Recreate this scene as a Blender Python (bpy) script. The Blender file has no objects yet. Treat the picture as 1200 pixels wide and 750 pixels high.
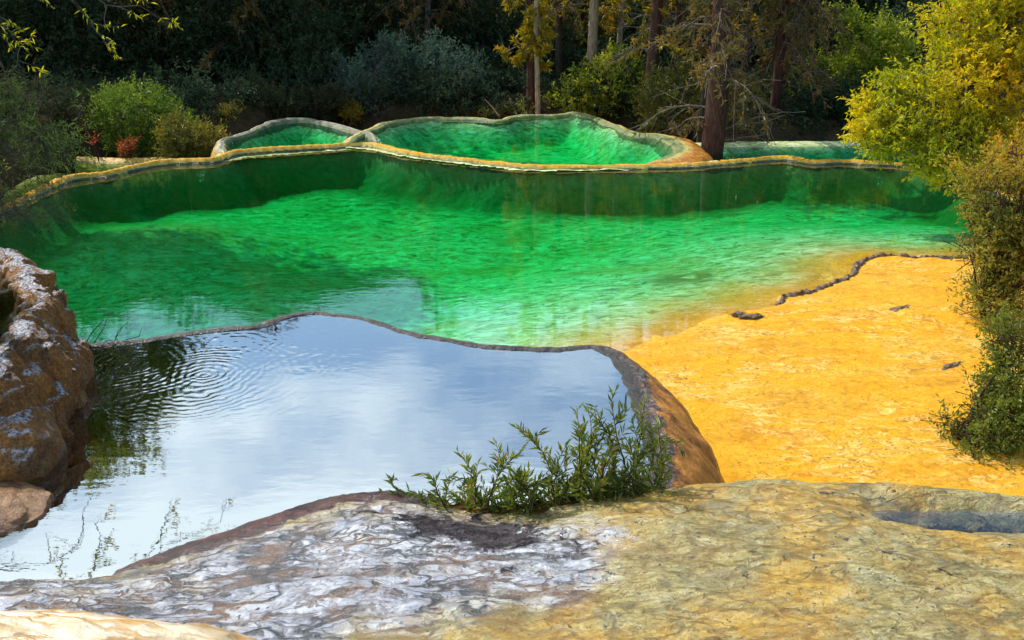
import bpy, bmesh, math, random
import numpy as np
from mathutils import Vector

S = bpy.context.scene
COL = S.collection
R = math.radians

# ------------------------------------------------------------------ camera
CAMZ, PITCH, FPX = 3.6, R(20.4), 1167.0
cam = bpy.data.objects.new('camera', bpy.data.cameras.new('camera'))
COL.objects.link(cam)
cam.location = (0, 0, CAMZ)
cam.rotation_euler = (R(90) - PITCH, 0, 0)
cam.data.lens = 35.0
cam.data.sensor_width = 36.0
cam.data.clip_end = 2000
S.camera = cam
_up = np.array([0, math.sin(PITCH), math.cos(PITCH)])
_fw = np.array([0, math.cos(PITCH), -math.sin(PITCH)])
_rt = np.array([1.0, 0, 0])


def ray(px, py):
    return _rt * (px - 600) / FPX - _up * (py - 375) / FPX + _fw


def onz(px, py, z=0.0):
    d = ray(px, py)
    t = (z - CAMZ) / d[2]
    return np.array([0, 0, CAMZ]) + d * t


def at(px, py, Y):
    d = ray(px, py)
    return np.array([0, 0, CAMZ]) + d * (Y / d[1])


def line(pts, z):
    return np.array([onz(a, b, z) for a, b in pts])


# ------------------------------------------------------------------ noise
def _hash(ix, iy, iz, seed):
    h = (ix.astype(np.uint32) * np.uint32(374761393) + iy.astype(np.uint32) * np.uint32(668265263)
         + iz.astype(np.uint32) * np.uint32(2246822519) + np.uint32((seed * 3266489917) & 0xffffffff))
    h = (h ^ (h >> np.uint32(13))) * np.uint32(1274126177)
    h = (h ^ (h >> np.uint32(16))) * np.uint32(2654435761)
    h = h ^ (h >> np.uint32(15))
    return h.astype(np.float64) / 4294967295.0


def vnoise(p, seed=0):
    with np.errstate(over='ignore'):
        f = np.floor(p)
        i = f.astype(np.int64)
        t = p - f
        t = t * t * t * (t * (t * 6 - 15) + 10)
        r = 0
        for dx in (0, 1):
            for dy in (0, 1):
                for dz in (0, 1):
                    w = ((t[..., 0] if dx else 1 - t[..., 0]) * (t[..., 1] if dy else 1 - t[..., 1])
                         * (t[..., 2] if dz else 1 - t[..., 2]))
                    r = r + w * _hash(i[..., 0] + dx, i[..., 1] + dy, i[..., 2] + dz, seed)
    return r * 2 - 1


def fbm(p, scale=1.0, octv=4, seed=0, gain=0.5):
    p = np.asarray(p, float) * scale
    r, a, n = 0, 1.0, 0
    for k in range(octv):
        r = r + a * vnoise(p + 17.3 * k, seed + k)
        n += a
        a *= gain
        p = p * 2.03
    return r / n


def sstep(a, b, x):
    t = np.clip((x - a) / (b - a), 0, 1)
    return t * t * (3 - 2 * t)


# ------------------------------------------------------------------ geometry helpers
def catmull(P, step=0.05, closed=False):
    P = np.asarray(P, float)
    n = len(P)
    out = []
    rng_ = range(n) if closed else range(n - 1)
    for i in rng_:
        if closed:
            p0, p1, p2, p3 = P[(i - 1) % n], P[i], P[(i + 1) % n], P[(i + 2) % n]
        else:
            p0, p1, p2, p3 = P[max(i - 1, 0)], P[i], P[i + 1], P[min(i + 2, n - 1)]
        m = max(2, int(np.linalg.norm(p2 - p1) / step))
        for k in range(m):
            t = k / m
            out.append(0.5 * (2 * p1 + (p2 - p0) * t + (2 * p0 - 5 * p1 + 4 * p2 - p3) * t * t
                              + (3 * p1 - p0 - 3 * p2 + p3) * t ** 3))
    if not closed:
        out.append(P[-1])
    return np.array(out)


def pdist(q, L):
    """distance of points q (N,2) to polyline L (M,2)"""
    best = np.full(len(q), 1e9)
    for a, b in zip(L[:-1], L[1:]):
        ab = b - a
        t = np.clip(((q - a) @ ab) / max(ab @ ab, 1e-12), 0, 1)
        d = q - (a + t[:, None] * ab)
        best = np.minimum(best, np.einsum('ij,ij->i', d, d))
    return np.sqrt(best)


def inside(q, P):
    r = np.zeros(len(q), bool)
    n = len(P)
    j = n - 1
    for i in range(n):
        a, b = P[i], P[j]
        c = ((a[1] > q[:, 1]) != (b[1] > q[:, 1]))
        with np.errstate(divide='ignore', invalid='ignore'):
            x = (b[0] - a[0]) * (q[:, 1] - a[1]) / (b[1] - a[1]) + a[0]
        r ^= c & (q[:, 0] < x)
        j = i
    return r


def mesh(name, V, F, mat=None, parent=None, smooth=True, attrs=None):
    V = np.ascontiguousarray(V, np.float32)
    me = bpy.data.meshes.new(name)
    if isinstance(F, np.ndarray):
        k = F.shape[1]
        me.vertices.add(len(V))
        me.vertices.foreach_set('co', V.ravel())
        me.loops.add(F.size)
        me.loops.foreach_set('vertex_index', F.astype(np.int32).ravel())
        me.polygons.add(len(F))
        me.polygons.foreach_set('loop_start', np.arange(0, F.size, k, dtype=np.int32))
        me.polygons.foreach_set('loop_total', np.full(len(F), k, np.int32))
        me.update(calc_edges=True)
    else:
        me.from_pydata(V.tolist(), [], F)
        me.update()
    me.polygons.foreach_set('use_smooth', [smooth] * len(me.polygons))
    for k, v in (attrs or {}).items():
        a = me.attributes.new(k, 'FLOAT', 'POINT')
        a.data.foreach_set('value', np.ascontiguousarray(v, np.float32))
    if mat:
        me.materials.append(mat)
    o = bpy.data.objects.new(name, me)
    COL.objects.link(o)
    if parent:
        o.parent = parent
    return o


def tag(o, label=None, cat=None, group=None, kind=None):
    if label: o['label'] = label
    if cat: o['category'] = cat
    if group: o['group'] = group
    if kind: o['kind'] = kind
    return o


def empty(name, loc=(0, 0, 0), rz=0.0, label=None, cat=None, group=None):
    o = bpy.data.objects.new(name, None)
    COL.objects.link(o)
    o.location = tuple(loc)
    o.rotation_euler = (0, 0, rz)
    o.empty_display_size = 0.2
    return tag(o, label, cat, group)


def grid(xs, ys):
    X, Y = np.meshgrid(xs, ys)
    q = np.stack([X.ravel(), Y.ravel()], 1)
    nx, ny = len(xs), len(ys)
    idx = np.arange(nx * ny).reshape(ny, nx)
    F = np.stack([idx[:-1, :-1], idx[:-1, 1:], idx[1:, 1:], idx[1:, :-1]], -1).reshape(-1, 4)
    return q, F


def compact(V, F, attrs=None):
    u, inv = np.unique(F, return_inverse=True)
    return V[u], inv.reshape(F.shape), {k: v[u] for k, v in (attrs or {}).items()}


def sweep(name, path, prof, mat, parent=None, step=0.05, side=1, amp=0.03, nscale=3.0, seed=0, closed=False,
          crest=0.02, widen=None, sub=4, rough=0.0):
    """prof: (offset to the outside, dz) from inside to outside along a crest path"""
    P = catmull(path, step, closed)
    n = len(P)
    if closed:
        T = np.roll(P, -1, 0) - np.roll(P, 1, 0)
    else:
        T = np.gradient(P, axis=0)
    T[:, 2] = 0
    for _ in range(6):
        T = (np.roll(T, 1, 0) + T * 2 + np.roll(T, -1, 0)) if closed else np.vstack(
            [T[:1], (T[:-2] + 2 * T[1:-1] + T[2:]), T[-1:]])
        T /= np.maximum(np.linalg.norm(T, axis=1, keepdims=True), 1e-9)
    N = np.stack([T[:, 1], -T[:, 0], np.zeros(n)], 1) * side
    pr = catmull(np.array([(a, b, 0) for a, b in prof]), 1e9)
    prf = []
    Q = np.array(prof, float)
    for i in range(len(Q) - 1):
        p0, p1, p2, p3 = Q[max(i - 1, 0)], Q[i], Q[i + 1], Q[min(i + 2, len(Q) - 1)]
        for k in range(sub):
            t = k / sub
            prf.append(0.5 * (2 * p1 + (p2 - p0) * t + (2 * p0 - 5 * p1 + 4 * p2 - p3) * t * t + (3 * p1 - p0 - 3 * p2 + p3) * t ** 3))
    prf.append(Q[-1])
    prf = np.array(prf)
    m = len(prf)
    s = np.concatenate([[0], np.cumsum(np.linalg.norm(np.diff(P, axis=0), axis=1))]) / 1.0
    w = np.ones(n) if widen is None else widen(P)
    V = P[:, None, :] + N[:, None, :] * (prf[None, :, 0:1] * w[:, None, None])
    V[:, :, 2] += prf[None, :, 1]
    ns = fbm(V, nscale, 4, seed)
    ns2 = fbm(V, nscale, 4, seed + 50)
    if rough:
        ns = ns + rough / amp * fbm(V * np.array([1, 1, .35]), 17, 4, seed + 90)
        ns2 = ns2 + rough / amp * fbm(V, 19, 4, seed + 95)
    near = np.exp(-np.abs(prf[:, 1]) / 0.15)[None, :]
    V[:, :, :2] += N[:, None, :2] * (ns * amp)[..., None]
    V[:, :, 2] += ns2 * (amp * (1 - near) + crest * near)
    idx = np.arange(n * m).reshape(n, m)
    if closed:
        idx = np.vstack([idx, idx[:1]])
    F = np.stack([idx[:-1, :-1], idx[:-1, 1:], idx[1:, 1:], idx[1:, :-1]], -1).reshape(-1, 4)
    if side < 0:
        F = F[:, ::-1]
    drop = np.tile(prf[:, 1][None], (n, 1)).ravel()
    off = np.tile(prf[:, 0][None], (n, 1)).ravel()
    return mesh(name, V.reshape(-1, 3), F, mat, parent, True, {'drop': drop, 'off': off})


def tubes(polys, sides=4):
    V, F = [], []
    b = 0
    for pts, rad in polys:
        pts = np.asarray(pts, float)
        n = len(pts)
        rad = np.broadcast_to(rad, (n,))
        T = np.gradient(pts, axis=0)
        T /= np.maximum(np.linalg.norm(T, axis=1, keepdims=True), 1e-9)
        ref = np.array([0, 0, 1.0]) if abs(T[0, 2]) < 0.8 else np.array([1.0, 0, 0])
        A = np.cross(T, ref)
        A /= np.maximum(np.linalg.norm(A, axis=1, keepdims=True), 1e-9)
        B = np.cross(T, A)
        ang = np.arange(sides) * 2 * math.pi / sides
        ring = pts[:, None] + rad[:, None, None] * (A[:, None] * np.cos(ang)[None, :, None] + B[:, None] * np.sin(ang)[None, :, None])
        V.append(ring.reshape(-1, 3))
        i = np.arange(n * sides).reshape(n, sides) + b
        j = np.roll(i, -1, 1)
        F.append(np.stack([i[:-1], j[:-1], j[1:], i[1:]], -1).reshape(-1, 4))
        b += n * sides
    return np.vstack(V), np.vstack(F)


def leaf_arrays(c, d, n, L, W, tint):
    """diamond leaves: base c, axis d, normal n"""
    d = d / np.maximum(np.linalg.norm(d, axis=1, keepdims=True), 1e-9)
    s = np.cross(d, n)
    s /= np.maximum(np.linalg.norm(s, axis=1, keepdims=True), 1e-9)
    nn = np.cross(s, d)
    L = L[:, None]
    W = W[:, None]
    v0 = c
    mid = c + d * L * 0.45
    v1 = mid + s * W * .5 + nn * W * .18
    v2 = c + d * L - nn * L * .12
    v3 = mid - s * W * .5 + nn * W * .18
    V = np.stack([v0, v1, v2, v3], 1).reshape(-1, 3)
    F = np.arange(len(c) * 4).reshape(-1, 4)
    return V, F, np.repeat(tint, 4)


# ------------------------------------------------------------------ materials
class NB:
    def __init__(self, name):
        self.m = bpy.data.materials.new(name)
        self.m.use_nodes = True
        self.t = self.m.node_tree
        self.t.nodes.clear()
        self.out = self.t.nodes.new('ShaderNodeOutputMaterial')

    def n(self, typ, **kw):
        nd = self.t.nodes.new('ShaderNode' + typ)
        for k, v in kw.items():
            setattr(nd, k, v)
        return nd

    def l(self, a, b):
        self.t.links.new(a, b)

    def put(self, nd, key, v):
        if hasattr(v, 'is_linked') or isinstance(v, bpy.types.NodeSocket):
            self.l(v, nd.inputs[key])
        else:
            nd.inputs[key].default_value = v

    def coord(self, scale=(1, 1, 1), rot=(0, 0, 0)):
        tc = self.n('TexCoord')
        mp = self.n('Mapping')
        mp.inputs['Scale'].default_value = scale
        mp.inputs['Rotation'].default_value = rot
        self.l(tc.outputs['Object'], mp.inputs['Vector'])
        return mp.outputs[0]

    def noise(self, vec, scale, detail=5, rough=.55, dist=0.0):
        nd = self.n('TexNoise')
        self.l(vec, nd.inputs['Vector'])
        nd.inputs['Scale'].default_value = scale
        nd.inputs['Detail'].default_value = detail
        nd.inputs['Roughness'].default_value = rough
        nd.inputs['Distortion'].default_value = dist
        return nd.outputs['Fac']

    def vor(self, vec, scale, feature='DISTANCE_TO_EDGE'):
        nd = self.n('TexVoronoi', feature=feature)
        self.l(vec, nd.inputs['Vector'])
        nd.inputs['Scale'].default_value = scale
        return nd.outputs['Distance']

    def warp(self, vec, scale, amt):
        nd = self.n('TexNoise')
        self.l(vec, nd.inputs['Vector'])
        nd.inputs['Scale'].default_value = scale
        nd.inputs['Detail'].default_value = 4
        sub = self.n('VectorMath', operation='SUBTRACT')
        self.l(nd.outputs['Color'], sub.inputs[0])
        sub.inputs[1].default_value = (.5, .5, .5)
        sc = self.n('VectorMath', operation='SCALE')
        self.l(sub.outputs[0], sc.inputs[0])
        sc.inputs['Scale'].default_value = amt
        ad = self.n('VectorMath', operation='ADD')
        self.l(vec, ad.inputs[0])
        self.l(sc.outputs[0], ad.inputs[1])
        return ad.outputs[0]

    def ramp(self, fac, stops, interp='LINEAR'):
        nd = self.n('ValToRGB')
        nd.color_ramp.interpolation = interp
        el = nd.color_ramp.elements
        while len(el) > 1:
            el.remove(el[0])
        for i, (p, c) in enumerate(stops):
            e = el[0] if i == 0 else el.new(p)
            e.position = p
            e.color = (*c, 1) if not isinstance(c, (int, float)) else (c, c, c, 1)
        self.l(fac, nd.inputs[0])
        return nd.outputs[0]

    def mix(self, f, a, b, blend='MIX'):
        nd = self.n('Mix', data_type='RGBA', blend_type=blend)
        self.put(nd, 0, f)
        self.put(nd, 6, (*a, 1) if isinstance(a, tuple) else a)
        self.put(nd, 7, (*b, 1) if isinstance(b, tuple) else b)
        return nd.outputs[2]

    def math(self, op, a, b=0.0, c=0.0, clamp=False):
        nd = self.n('Math', operation=op, use_clamp=clamp)
        self.put(nd, 0, a)
        self.put(nd, 1, b)
        self.put(nd, 2, c)
        return nd.outputs[0]

    def attr(self, name):
        nd = self.n('Attribute', attribute_name=name)
        return nd.outputs['Fac']

    def bump(self, h, strength=.5, dist=.02, normal=None):
        nd = self.n('Bump')
        nd.inputs['Strength'].default_value = strength
        nd.inputs['Distance'].default_value = dist
        self.l(h, nd.inputs['Height'])
        if normal is not None:
            self.l(normal, nd.inputs['Normal'])
        return nd.outputs[0]

    def principled(self, color, rough=.6, normal=None, spec=.5, coat=0, coat_rough=.1, coat_ior=1.5, coat_normal=None):
        p = self.n('BsdfPrincipled')
        self.put(p, 'Base Color', (*color, 1) if isinstance(color, tuple) else color)
        self.put(p, 'Roughness', rough)
        self.put(p, 'Specular IOR Level', spec)
        self.put(p, 'Coat Weight', coat)
        self.put(p, 'Coat Roughness', coat_rough)
        self.put(p, 'Coat IOR', coat_ior)
        if normal is not None:
            self.l(normal, p.inputs['Normal'])
        if coat_normal is not None:
            self.l(coat_normal, p.inputs['Coat Normal'])
        return p.outputs[0]

    def done(self, sh):
        self.l(sh, self.out.inputs['Surface'])
        return self.m


def water_mat(name, absorb, density, f0=.02, ripples=(), bumpd=.01, bstr=.3, rough=0.0, nscale=(1.0, 1.0), scatter=None):
    b = NB(name)
    v = b.coord((nscale[0], nscale[1], 1))
    h = b.math('ADD', b.math('MULTIPLY', b.noise(v, 2.2, 3, .5), 1.0), b.math('MULTIPLY', b.noise(v, 9, 3, .5), .35))
    geo = b.n('NewGeometry')
    for (cx, cy, wl, reach, amp) in ripples:
        sub = b.n('VectorMath', operation='SUBTRACT')
        b.l(geo.outputs['Position'], sub.inputs[0])
        sub.inputs[1].default_value = (cx, cy, 0)
        flat = b.n('VectorMath', operation='MULTIPLY')
        b.l(sub.outputs[0], flat.inputs[0])
        flat.inputs[1].default_value = (1, 1, 0)
        ln = b.n('VectorMath', operation='LENGTH')
        b.l(flat.outputs[0], ln.inputs[0])
        r = ln.outputs['Value']
        wob = b.math('MULTIPLY', b.noise(b.coord(), 2.2, 3), .34)
        s = b.math('SINE', b.math('MULTIPLY', b.math('ADD', r, wob), 2 * math.pi / wl))
        fade = b.math('POWER', b.math('SUBTRACT', 1.0, b.math('DIVIDE', r, reach), clamp=True), 1.3, clamp=True)
        brk = b.ramp(b.noise(b.coord(), 1.7, 3), [(.38, 0.05), (.6, 1.0)])
        h = b.math('ADD', h, b.math('MULTIPLY', b.math('MULTIPLY', b.math('MULTIPLY', s, fade), amp), brk))
    nrm = b.bump(h, bstr, bumpd)
    lw = b.n('LayerWeight')
    lw.inputs['Blend'].default_value = .5
    b.l(nrm, lw.inputs['Normal'])
    p5 = b.math('POWER', lw.outputs['Facing'], 5.0)
    F = b.math('ADD', b.math('MULTIPLY', p5, 1 - f0), f0, clamp=True)
    tr = b.n('BsdfTransparent')
    gl = b.n('BsdfGlossy')
    gl.inputs['Roughness'].default_value = rough
    b.l(nrm, gl.inputs['Normal'])
    mx = b.n('MixShader')
    b.l(F, mx.inputs[0])
    b.l(tr.outputs[0], mx.inputs[1])
    b.l(gl.outputs[0], mx.inputs[2])
    va = b.n('VolumeAbsorption')
    va.inputs['Color'].default_value = (*absorb, 1)
    va.inputs['Density'].default_value = density
    vol = va.outputs[0]
    b.l(vol, b.out.inputs['Volume'])
    return b.done(mx.outputs[0])


def leaf_mat(name, stops, trans=.4, spec=.3, rough=.45, glow=1.25):
    b = NB(name)
    col = b.ramp(b.attr('tint'), stops)
    p = b.principled(col, rough, spec=spec)
    t = b.n('BsdfTranslucent')
    hs = b.n('HueSaturation')
    hs.inputs['Saturation'].default_value = 1.1
    hs.inputs['Value'].default_value = glow
    b.l(col, hs.inputs['Color'])
    b.l(hs.outputs[0], t.inputs['Color'])
    mx = b.n('MixShader')
    mx.inputs[0].default_value = trans
    b.l(p, mx.inputs[1])
    b.l(t.outputs[0], mx.inputs[2])
    return b.done(mx.outputs[0])


def bark_mat(name, c1, c2, scale=8):
    b = NB(name)
    v = b.coord((1, 1, .25))
    n1 = b.noise(v, scale * 3, 6, .65)
    col = b.ramp(n1, [(.3, c1), (.7, c2)])
    return b.done(b.principled(col, .85, b.bump(n1, .8, .03), spec=.2))


M = {}
M['bark_grey'] = bark_mat('grey bark', (.03, .027, .024), (.14, .125, .11))
M['bark_red'] = bark_mat('reddish bark', (.018, .008, .007), (.1, .042, .03))
M['bark_pale'] = bark_mat('pale bark', (.12, .09, .06), (.4, .3, .2))
M['bark_dark'] = bark_mat('dark bark', (.012, .009, .008), (.06, .045, .035))
M['twig'] = bark_mat('dead twig', (.05, .037, .03), (.2, .15, .12))

M['leaf_dark'] = leaf_mat('dark leaves', [(0, (.01, .022, .012)), (.5, (.03, .055, .03)), (.8, (.06, .085, .04)), (.93, (.09, .08, .035)), (1, (.14, .065, .025))], .3, .06, .6)
M['leaf_brown'] = leaf_mat('brownish dark leaves', [(0, (.018, .026, .012)), (.55, (.045, .06, .028)), (.85, (.09, .075, .03)), (1, (.2, .08, .03))], .3, .06, .6)
M['leaf_blue'] = leaf_mat('blue green leaves', [(0, (.03, .055, .042)), (.6, (.075, .12, .09)), (1, (.13, .18, .13))], .3, .06, .6)
M['leaf_green'] = leaf_mat('green leaves', [(0, (.04, .09, .015)), (.5, (.13, .2, .03)), (.85, (.28, .32, .04)), (1, (.4, .32, .04))], .48)
M['leaf_olive'] = leaf_mat('olive leaves', [(0, (.05, .06, .012)), (.55, (.15, .15, .025)), (.85, (.28, .2, .03)), (1, (.4, .16, .03))], .45)
M['leaf_willow'] = leaf_mat('willow leaves', [(0, (.08, .11, .025)), (.6, (.22, .26, .06)), (.85, (.38, .34, .07)), (1, (.5, .22, .04))], .48)
M['leaf_yellow'] = leaf_mat('yellow leaves', [(0, (.1, .15, .012)), (.35, (.36, .36, .014)), (.75, (.66, .48, .012)), (.88, (.6, .3, .012)), (1, (.5, .14, .012))], .5, .35)
M['leaf_rust'] = leaf_mat('rusty leaves', [(0, (.07, .1, .02)), (.45, (.26, .25, .04)), (.75, (.45, .28, .03)), (1, (.48, .12, .02))], .45)
M['leaf_red'] = leaf_mat('red leaves', [(0, (.2, .06, .03)), (.5, (.36, .09, .04)), (1, (.42, .2, .06))], .4)
M['leaf_lime'] = leaf_mat('lime leaves', [(0, (.07, .11, .012)), (.45, (.22, .28, .03)), (.85, (.42, .4, .05)), (1, (.5, .34, .04))], .5)
M['leaf_fresh'] = leaf_mat('fresh shrub leaves', [(0, (.04, .07, .01)), (.5, (.12, .16, .02)), (.85, (.24, .25, .03)), (1, (.34, .12, .03))], .4, .4)
M['needle_gold'] = leaf_mat('golden needles', [(0, (.12, .12, .012)), (.6, (.36, .26, .015)), (1, (.5, .24, .015))], .45)
M['needle_brown'] = leaf_mat('brown needles', [(0, (.05, .06, .015)), (.55, (.17, .12, .035)), (1, (.36, .17, .04))], .4)


def bed_material():
    b = NB('pool floor')
    v = b.coord((1, 1, 1))
    v2 = b.coord((.55, 1.1, 1))
    w = b.warp(v2, 2.0, .4)
    n1 = b.noise(w, 1.1, 6, .62)
    n2 = b.noise(w, 9.5, 7, .72, .6)
    base = b.ramp(n1, [(.3, (.4, .5, .14)), (.5, (.56, .6, .28)), (.7, (.66, .72, .48))])
    algae = b.ramp(n2, [(.37, (.03, .08, .015)), (.45, (.3, .38, .1)), (.53, (.6, .64, .3)), (.62, (.9, .9, .62))])
    c = b.mix(.75, base, algae)
    # orange crust near the shore
    on = b.noise(b.warp(b.coord((.8, 1.3, 1), (0, 0, .5)), 1.2, .7), 1.5, 8, .66)
    fine = b.noise(b.warp(v, 5, .15), 14, 6, .7, 1.0)
    orange = b.ramp(on, [(.3, (.4, .13, .004)), (.42, (.68, .27, .004)), (.53, (.7, .335, .004)), (.62, (.68, .35, .012)), (.74, (.5, .28, .05))])
    pat = b.noise(b.warp(b.coord((.6, 1.0, 1), (0, 0, .4)), .8, .9), .75, 6, .6)
    orange = b.mix(b.ramp(pat, [(.44, 0), (.58, .7)]), orange, b.ramp(on, [(.35, (.4, .2, .02)), (.5, (.6, .34, .035)), (.65, (.66, .43, .08))]))
    orange = b.mix(.45, orange, b.ramp(fine, [(.33, (.26, .09, .006)), (.45, (.66, .3, .012)), (.55, (.75, .38, .012)), (.66, (.82, .5, .06))]))
    fl = b.coord((.45, 1.2, 1), (0, 0, .45))
    fr = b.math('ABSOLUTE', b.math('SUBTRACT', b.noise(b.warp(fl, 1.2, .8), 3.2, 6, .6, 1.0), .5))
    flow = b.math('MULTIPLY', b.ramp(fr, [(0, 1), (.02, .6), (.06, 0)]), b.ramp(b.noise(v, 1.1, 4, .6), [(.44, 0), (.58, .8)]))
    orange = b.mix(flow, orange, b.ramp(fine, [(.4, (.34, .15, .02)), (.56, (.9, .62, .2))]))
    spk = b.noise(v, 38, 3, .6)
    spn = b.math('MULTIPLY', b.ramp(spk, [(.6, 0), (.66, 1)]), b.ramp(on, [(.42, 0), (.58, .9)]))
    orange = b.mix(spn, orange, (.16, .09, .03))
    c = b.mix(b.attr('shore'), c, orange)
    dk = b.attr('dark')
    c = b.mix(dk, c, (.12, .16, .03))  # dark spot, and the painted shade band by the back rim
    hh = b.math('ADD', b.math('MULTIPLY', n2, .6), b.math('ADD', b.math('MULTIPLY', fine, .6), b.math('ADD', b.math('MULTIPLY', on, 1.2), b.math('MULTIPLY', flow, .15))))
    nrm = b.bump(hh, .75, .035)
    # thin moving film over the flat
    wv = b.warp(b.coord((1, 1, 1), (0, 0, -.5)), 1.5, .5)
    wv2 = b.n('Mapping'); wv2.inputs['Scale'].default_value = (.5, 1.5, 1)
    b.l(wv, wv2.inputs[0])
    film = b.noise(wv2.outputs[0], 20, 6, .7, 1.2)
    cn = b.bump(film, 1.0, .06)
    return b.done(b.principled(c, .7, nrm, .1, b.math('MULTIPLY', b.attr('shore'), .42), .08, 1.4, cn))


def rim_material(name, crest, wall, low, wet=.3, crest_h=.06, inner=None, speck=0.0, outer=None):
    b = NB(name)
    v = b.coord()
    vs = b.coord((1, 1, .22))
    n1 = b.noise(b.warp(v, 3, .2), 9, 6, .65)
    n2 = b.noise(b.warp(vs, 2, .25), 7, 6, .65)
    fine = b.noise(v, 45, 4, .7)
    cr = b.ramp(n1, [(.3, tuple(x * .55 for x in crest)), (.5, crest), (.72, tuple(min(1, x * 1.25) for x in crest))])
    wl = b.ramp(n2, [(.36, low), (.53, wall), (.7, tuple(min(1, x * 1.6) for x in wall))])
    f = b.ramp(b.math('ADD', b.math('MULTIPLY', b.attr('drop'), -1.0), b.math('MULTIPLY', b.math('SUBTRACT', n1, .5), .12)),
               [(crest_h * .4, 0), (crest_h * 1.6, 1)])
    if speck:
        cr = b.mix(b.ramp(fine, [(.53, 0), (.6, speck)]), cr, (.6, .57, .58))
    if outer:
        fo = b.ramp(b.math('ADD', b.attr('off'), b.math('MULTIPLY', b.math('SUBTRACT', n2, .5), .1)), [(.03, 0), (.1, 1)])
        cr = b.mix(fo, cr, b.ramp(n2, [(.35, tuple(x * .5 for x in outer)), (.6, outer)]))
    c = b.mix(f, cr, wl)
    if inner:
        fi = b.ramp(b.math('ADD', b.math('MULTIPLY', b.attr('off'), -1.0), b.math('ADD', b.math('MULTIPLY', b.math('SUBTRACT', n1, .5), .06), .025)), [(.012, 0), (.04, 1)])
        c = b.mix(fi, c, b.ramp(n2, [(.35, tuple(x * .4 for x in inner)), (.6, inner)]))
    h = b.math('ADD', b.math('MULTIPLY', n1, .5), b.math('ADD', b.math('MULTIPLY', n2, .6), b.math('MULTIPLY', fine, .2)))
    nrm = b.bump(h, 1.0, .07)
    return b.done(b.principled(c, .55, nrm, .4, wet, .15, 1.4, nrm))


M['bed'] = bed_material()
M['rim_back'] = rim_material('back rim travertine', (.4, .33, .09), (.13, .15, .05), (.03, .05, .015), .2, .022, (.06, .08, .025))  # wall tones darkened to carry the painted shade band below the crest
M['rim_round'] = rim_material('round rim travertine', (.48, .38, .09), (.66, .25, .02), (.42, .14, .012), .15, .045, (.2, .24, .06), 0.0, (.64, .24, .018))
M['rim_grey'] = rim_material('pale rim travertine', (.36, .35, .25), (.6, .34, .05), (.3, .2, .05), .1, .05, (.2, .2, .1), 0.0, (.6, .32, .04))
M['rim_front'] = rim_material('front rim travertine', (.05, .028, .02), (.5, .19, .025), (.13, .035, .015), .35, .014, (.02, .014, .012), .3)
M['rim_ochre'] = rim_material('ochre rim travertine', (.6, .36, .05), (.4, .22, .04), (.25, .14, .03), .2, .07)


def outcrop_material():
    b = NB('brown outcrop')
    v = b.coord()
    vs = b.coord((1, 1, .3))
    n1 = b.noise(b.warp(v, 3, .2), 7, 7, .65)
    n2 = b.noise(b.warp(vs, 2, .25), 9, 6, .68)
    fine = b.noise(v, 60, 4, .75)
    wl = b.ramp(n2, [(.3, (.05, .02, .008)), (.46, (.26, .09, .018)), (.6, (.46, .18, .03)), (.75, (.6, .28, .06))])
    wl = b.mix(.4, wl, b.ramp(n1, [(.35, (.1, .035, .01)), (.6, (.44, .18, .035))]))
    wl = b.mix(.45, wl, b.ramp(fine, [(.36, (.05, .018, .008)), (.5, (.3, .12, .025)), (.64, (.6, .36, .12))]))
    wl = b.mix(b.ramp(b.noise(v, 2.2, 5, .65), [(.52, 0), (.64, .7)]), wl, b.ramp(fine, [(.4, (.02, .015, .012)), (.6, (.12, .09, .05))]))
    pale = b.ramp(fine, [(.42, (.07, .055, .06)), (.5, (.45, .42, .44)), (.62, (.75, .73, .78))])  # white glare sparkle of the crest, painted as colour
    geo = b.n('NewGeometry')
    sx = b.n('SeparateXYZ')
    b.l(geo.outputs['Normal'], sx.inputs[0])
    f = b.ramp(b.math('ADD', sx.outputs[2], b.math('MULTIPLY', b.math('SUBTRACT', n1, .5), 1.6)), [(.72, 0), (.95, 1)])  # upward faces take the painted glare
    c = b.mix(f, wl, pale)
    h = b.math('ADD', b.math('MULTIPLY', n1, .5), b.math('ADD', b.math('MULTIPLY', n2, .6), b.math('MULTIPLY', fine, .35)))
    nrm = b.bump(h, 1.0, .09)
    return b.done(b.principled(c, .6, nrm, .3, b.math('ADD', b.math('MULTIPLY', f, .6), .04), .15, 1.5, nrm))


M['outcrop'] = outcrop_material()


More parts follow.
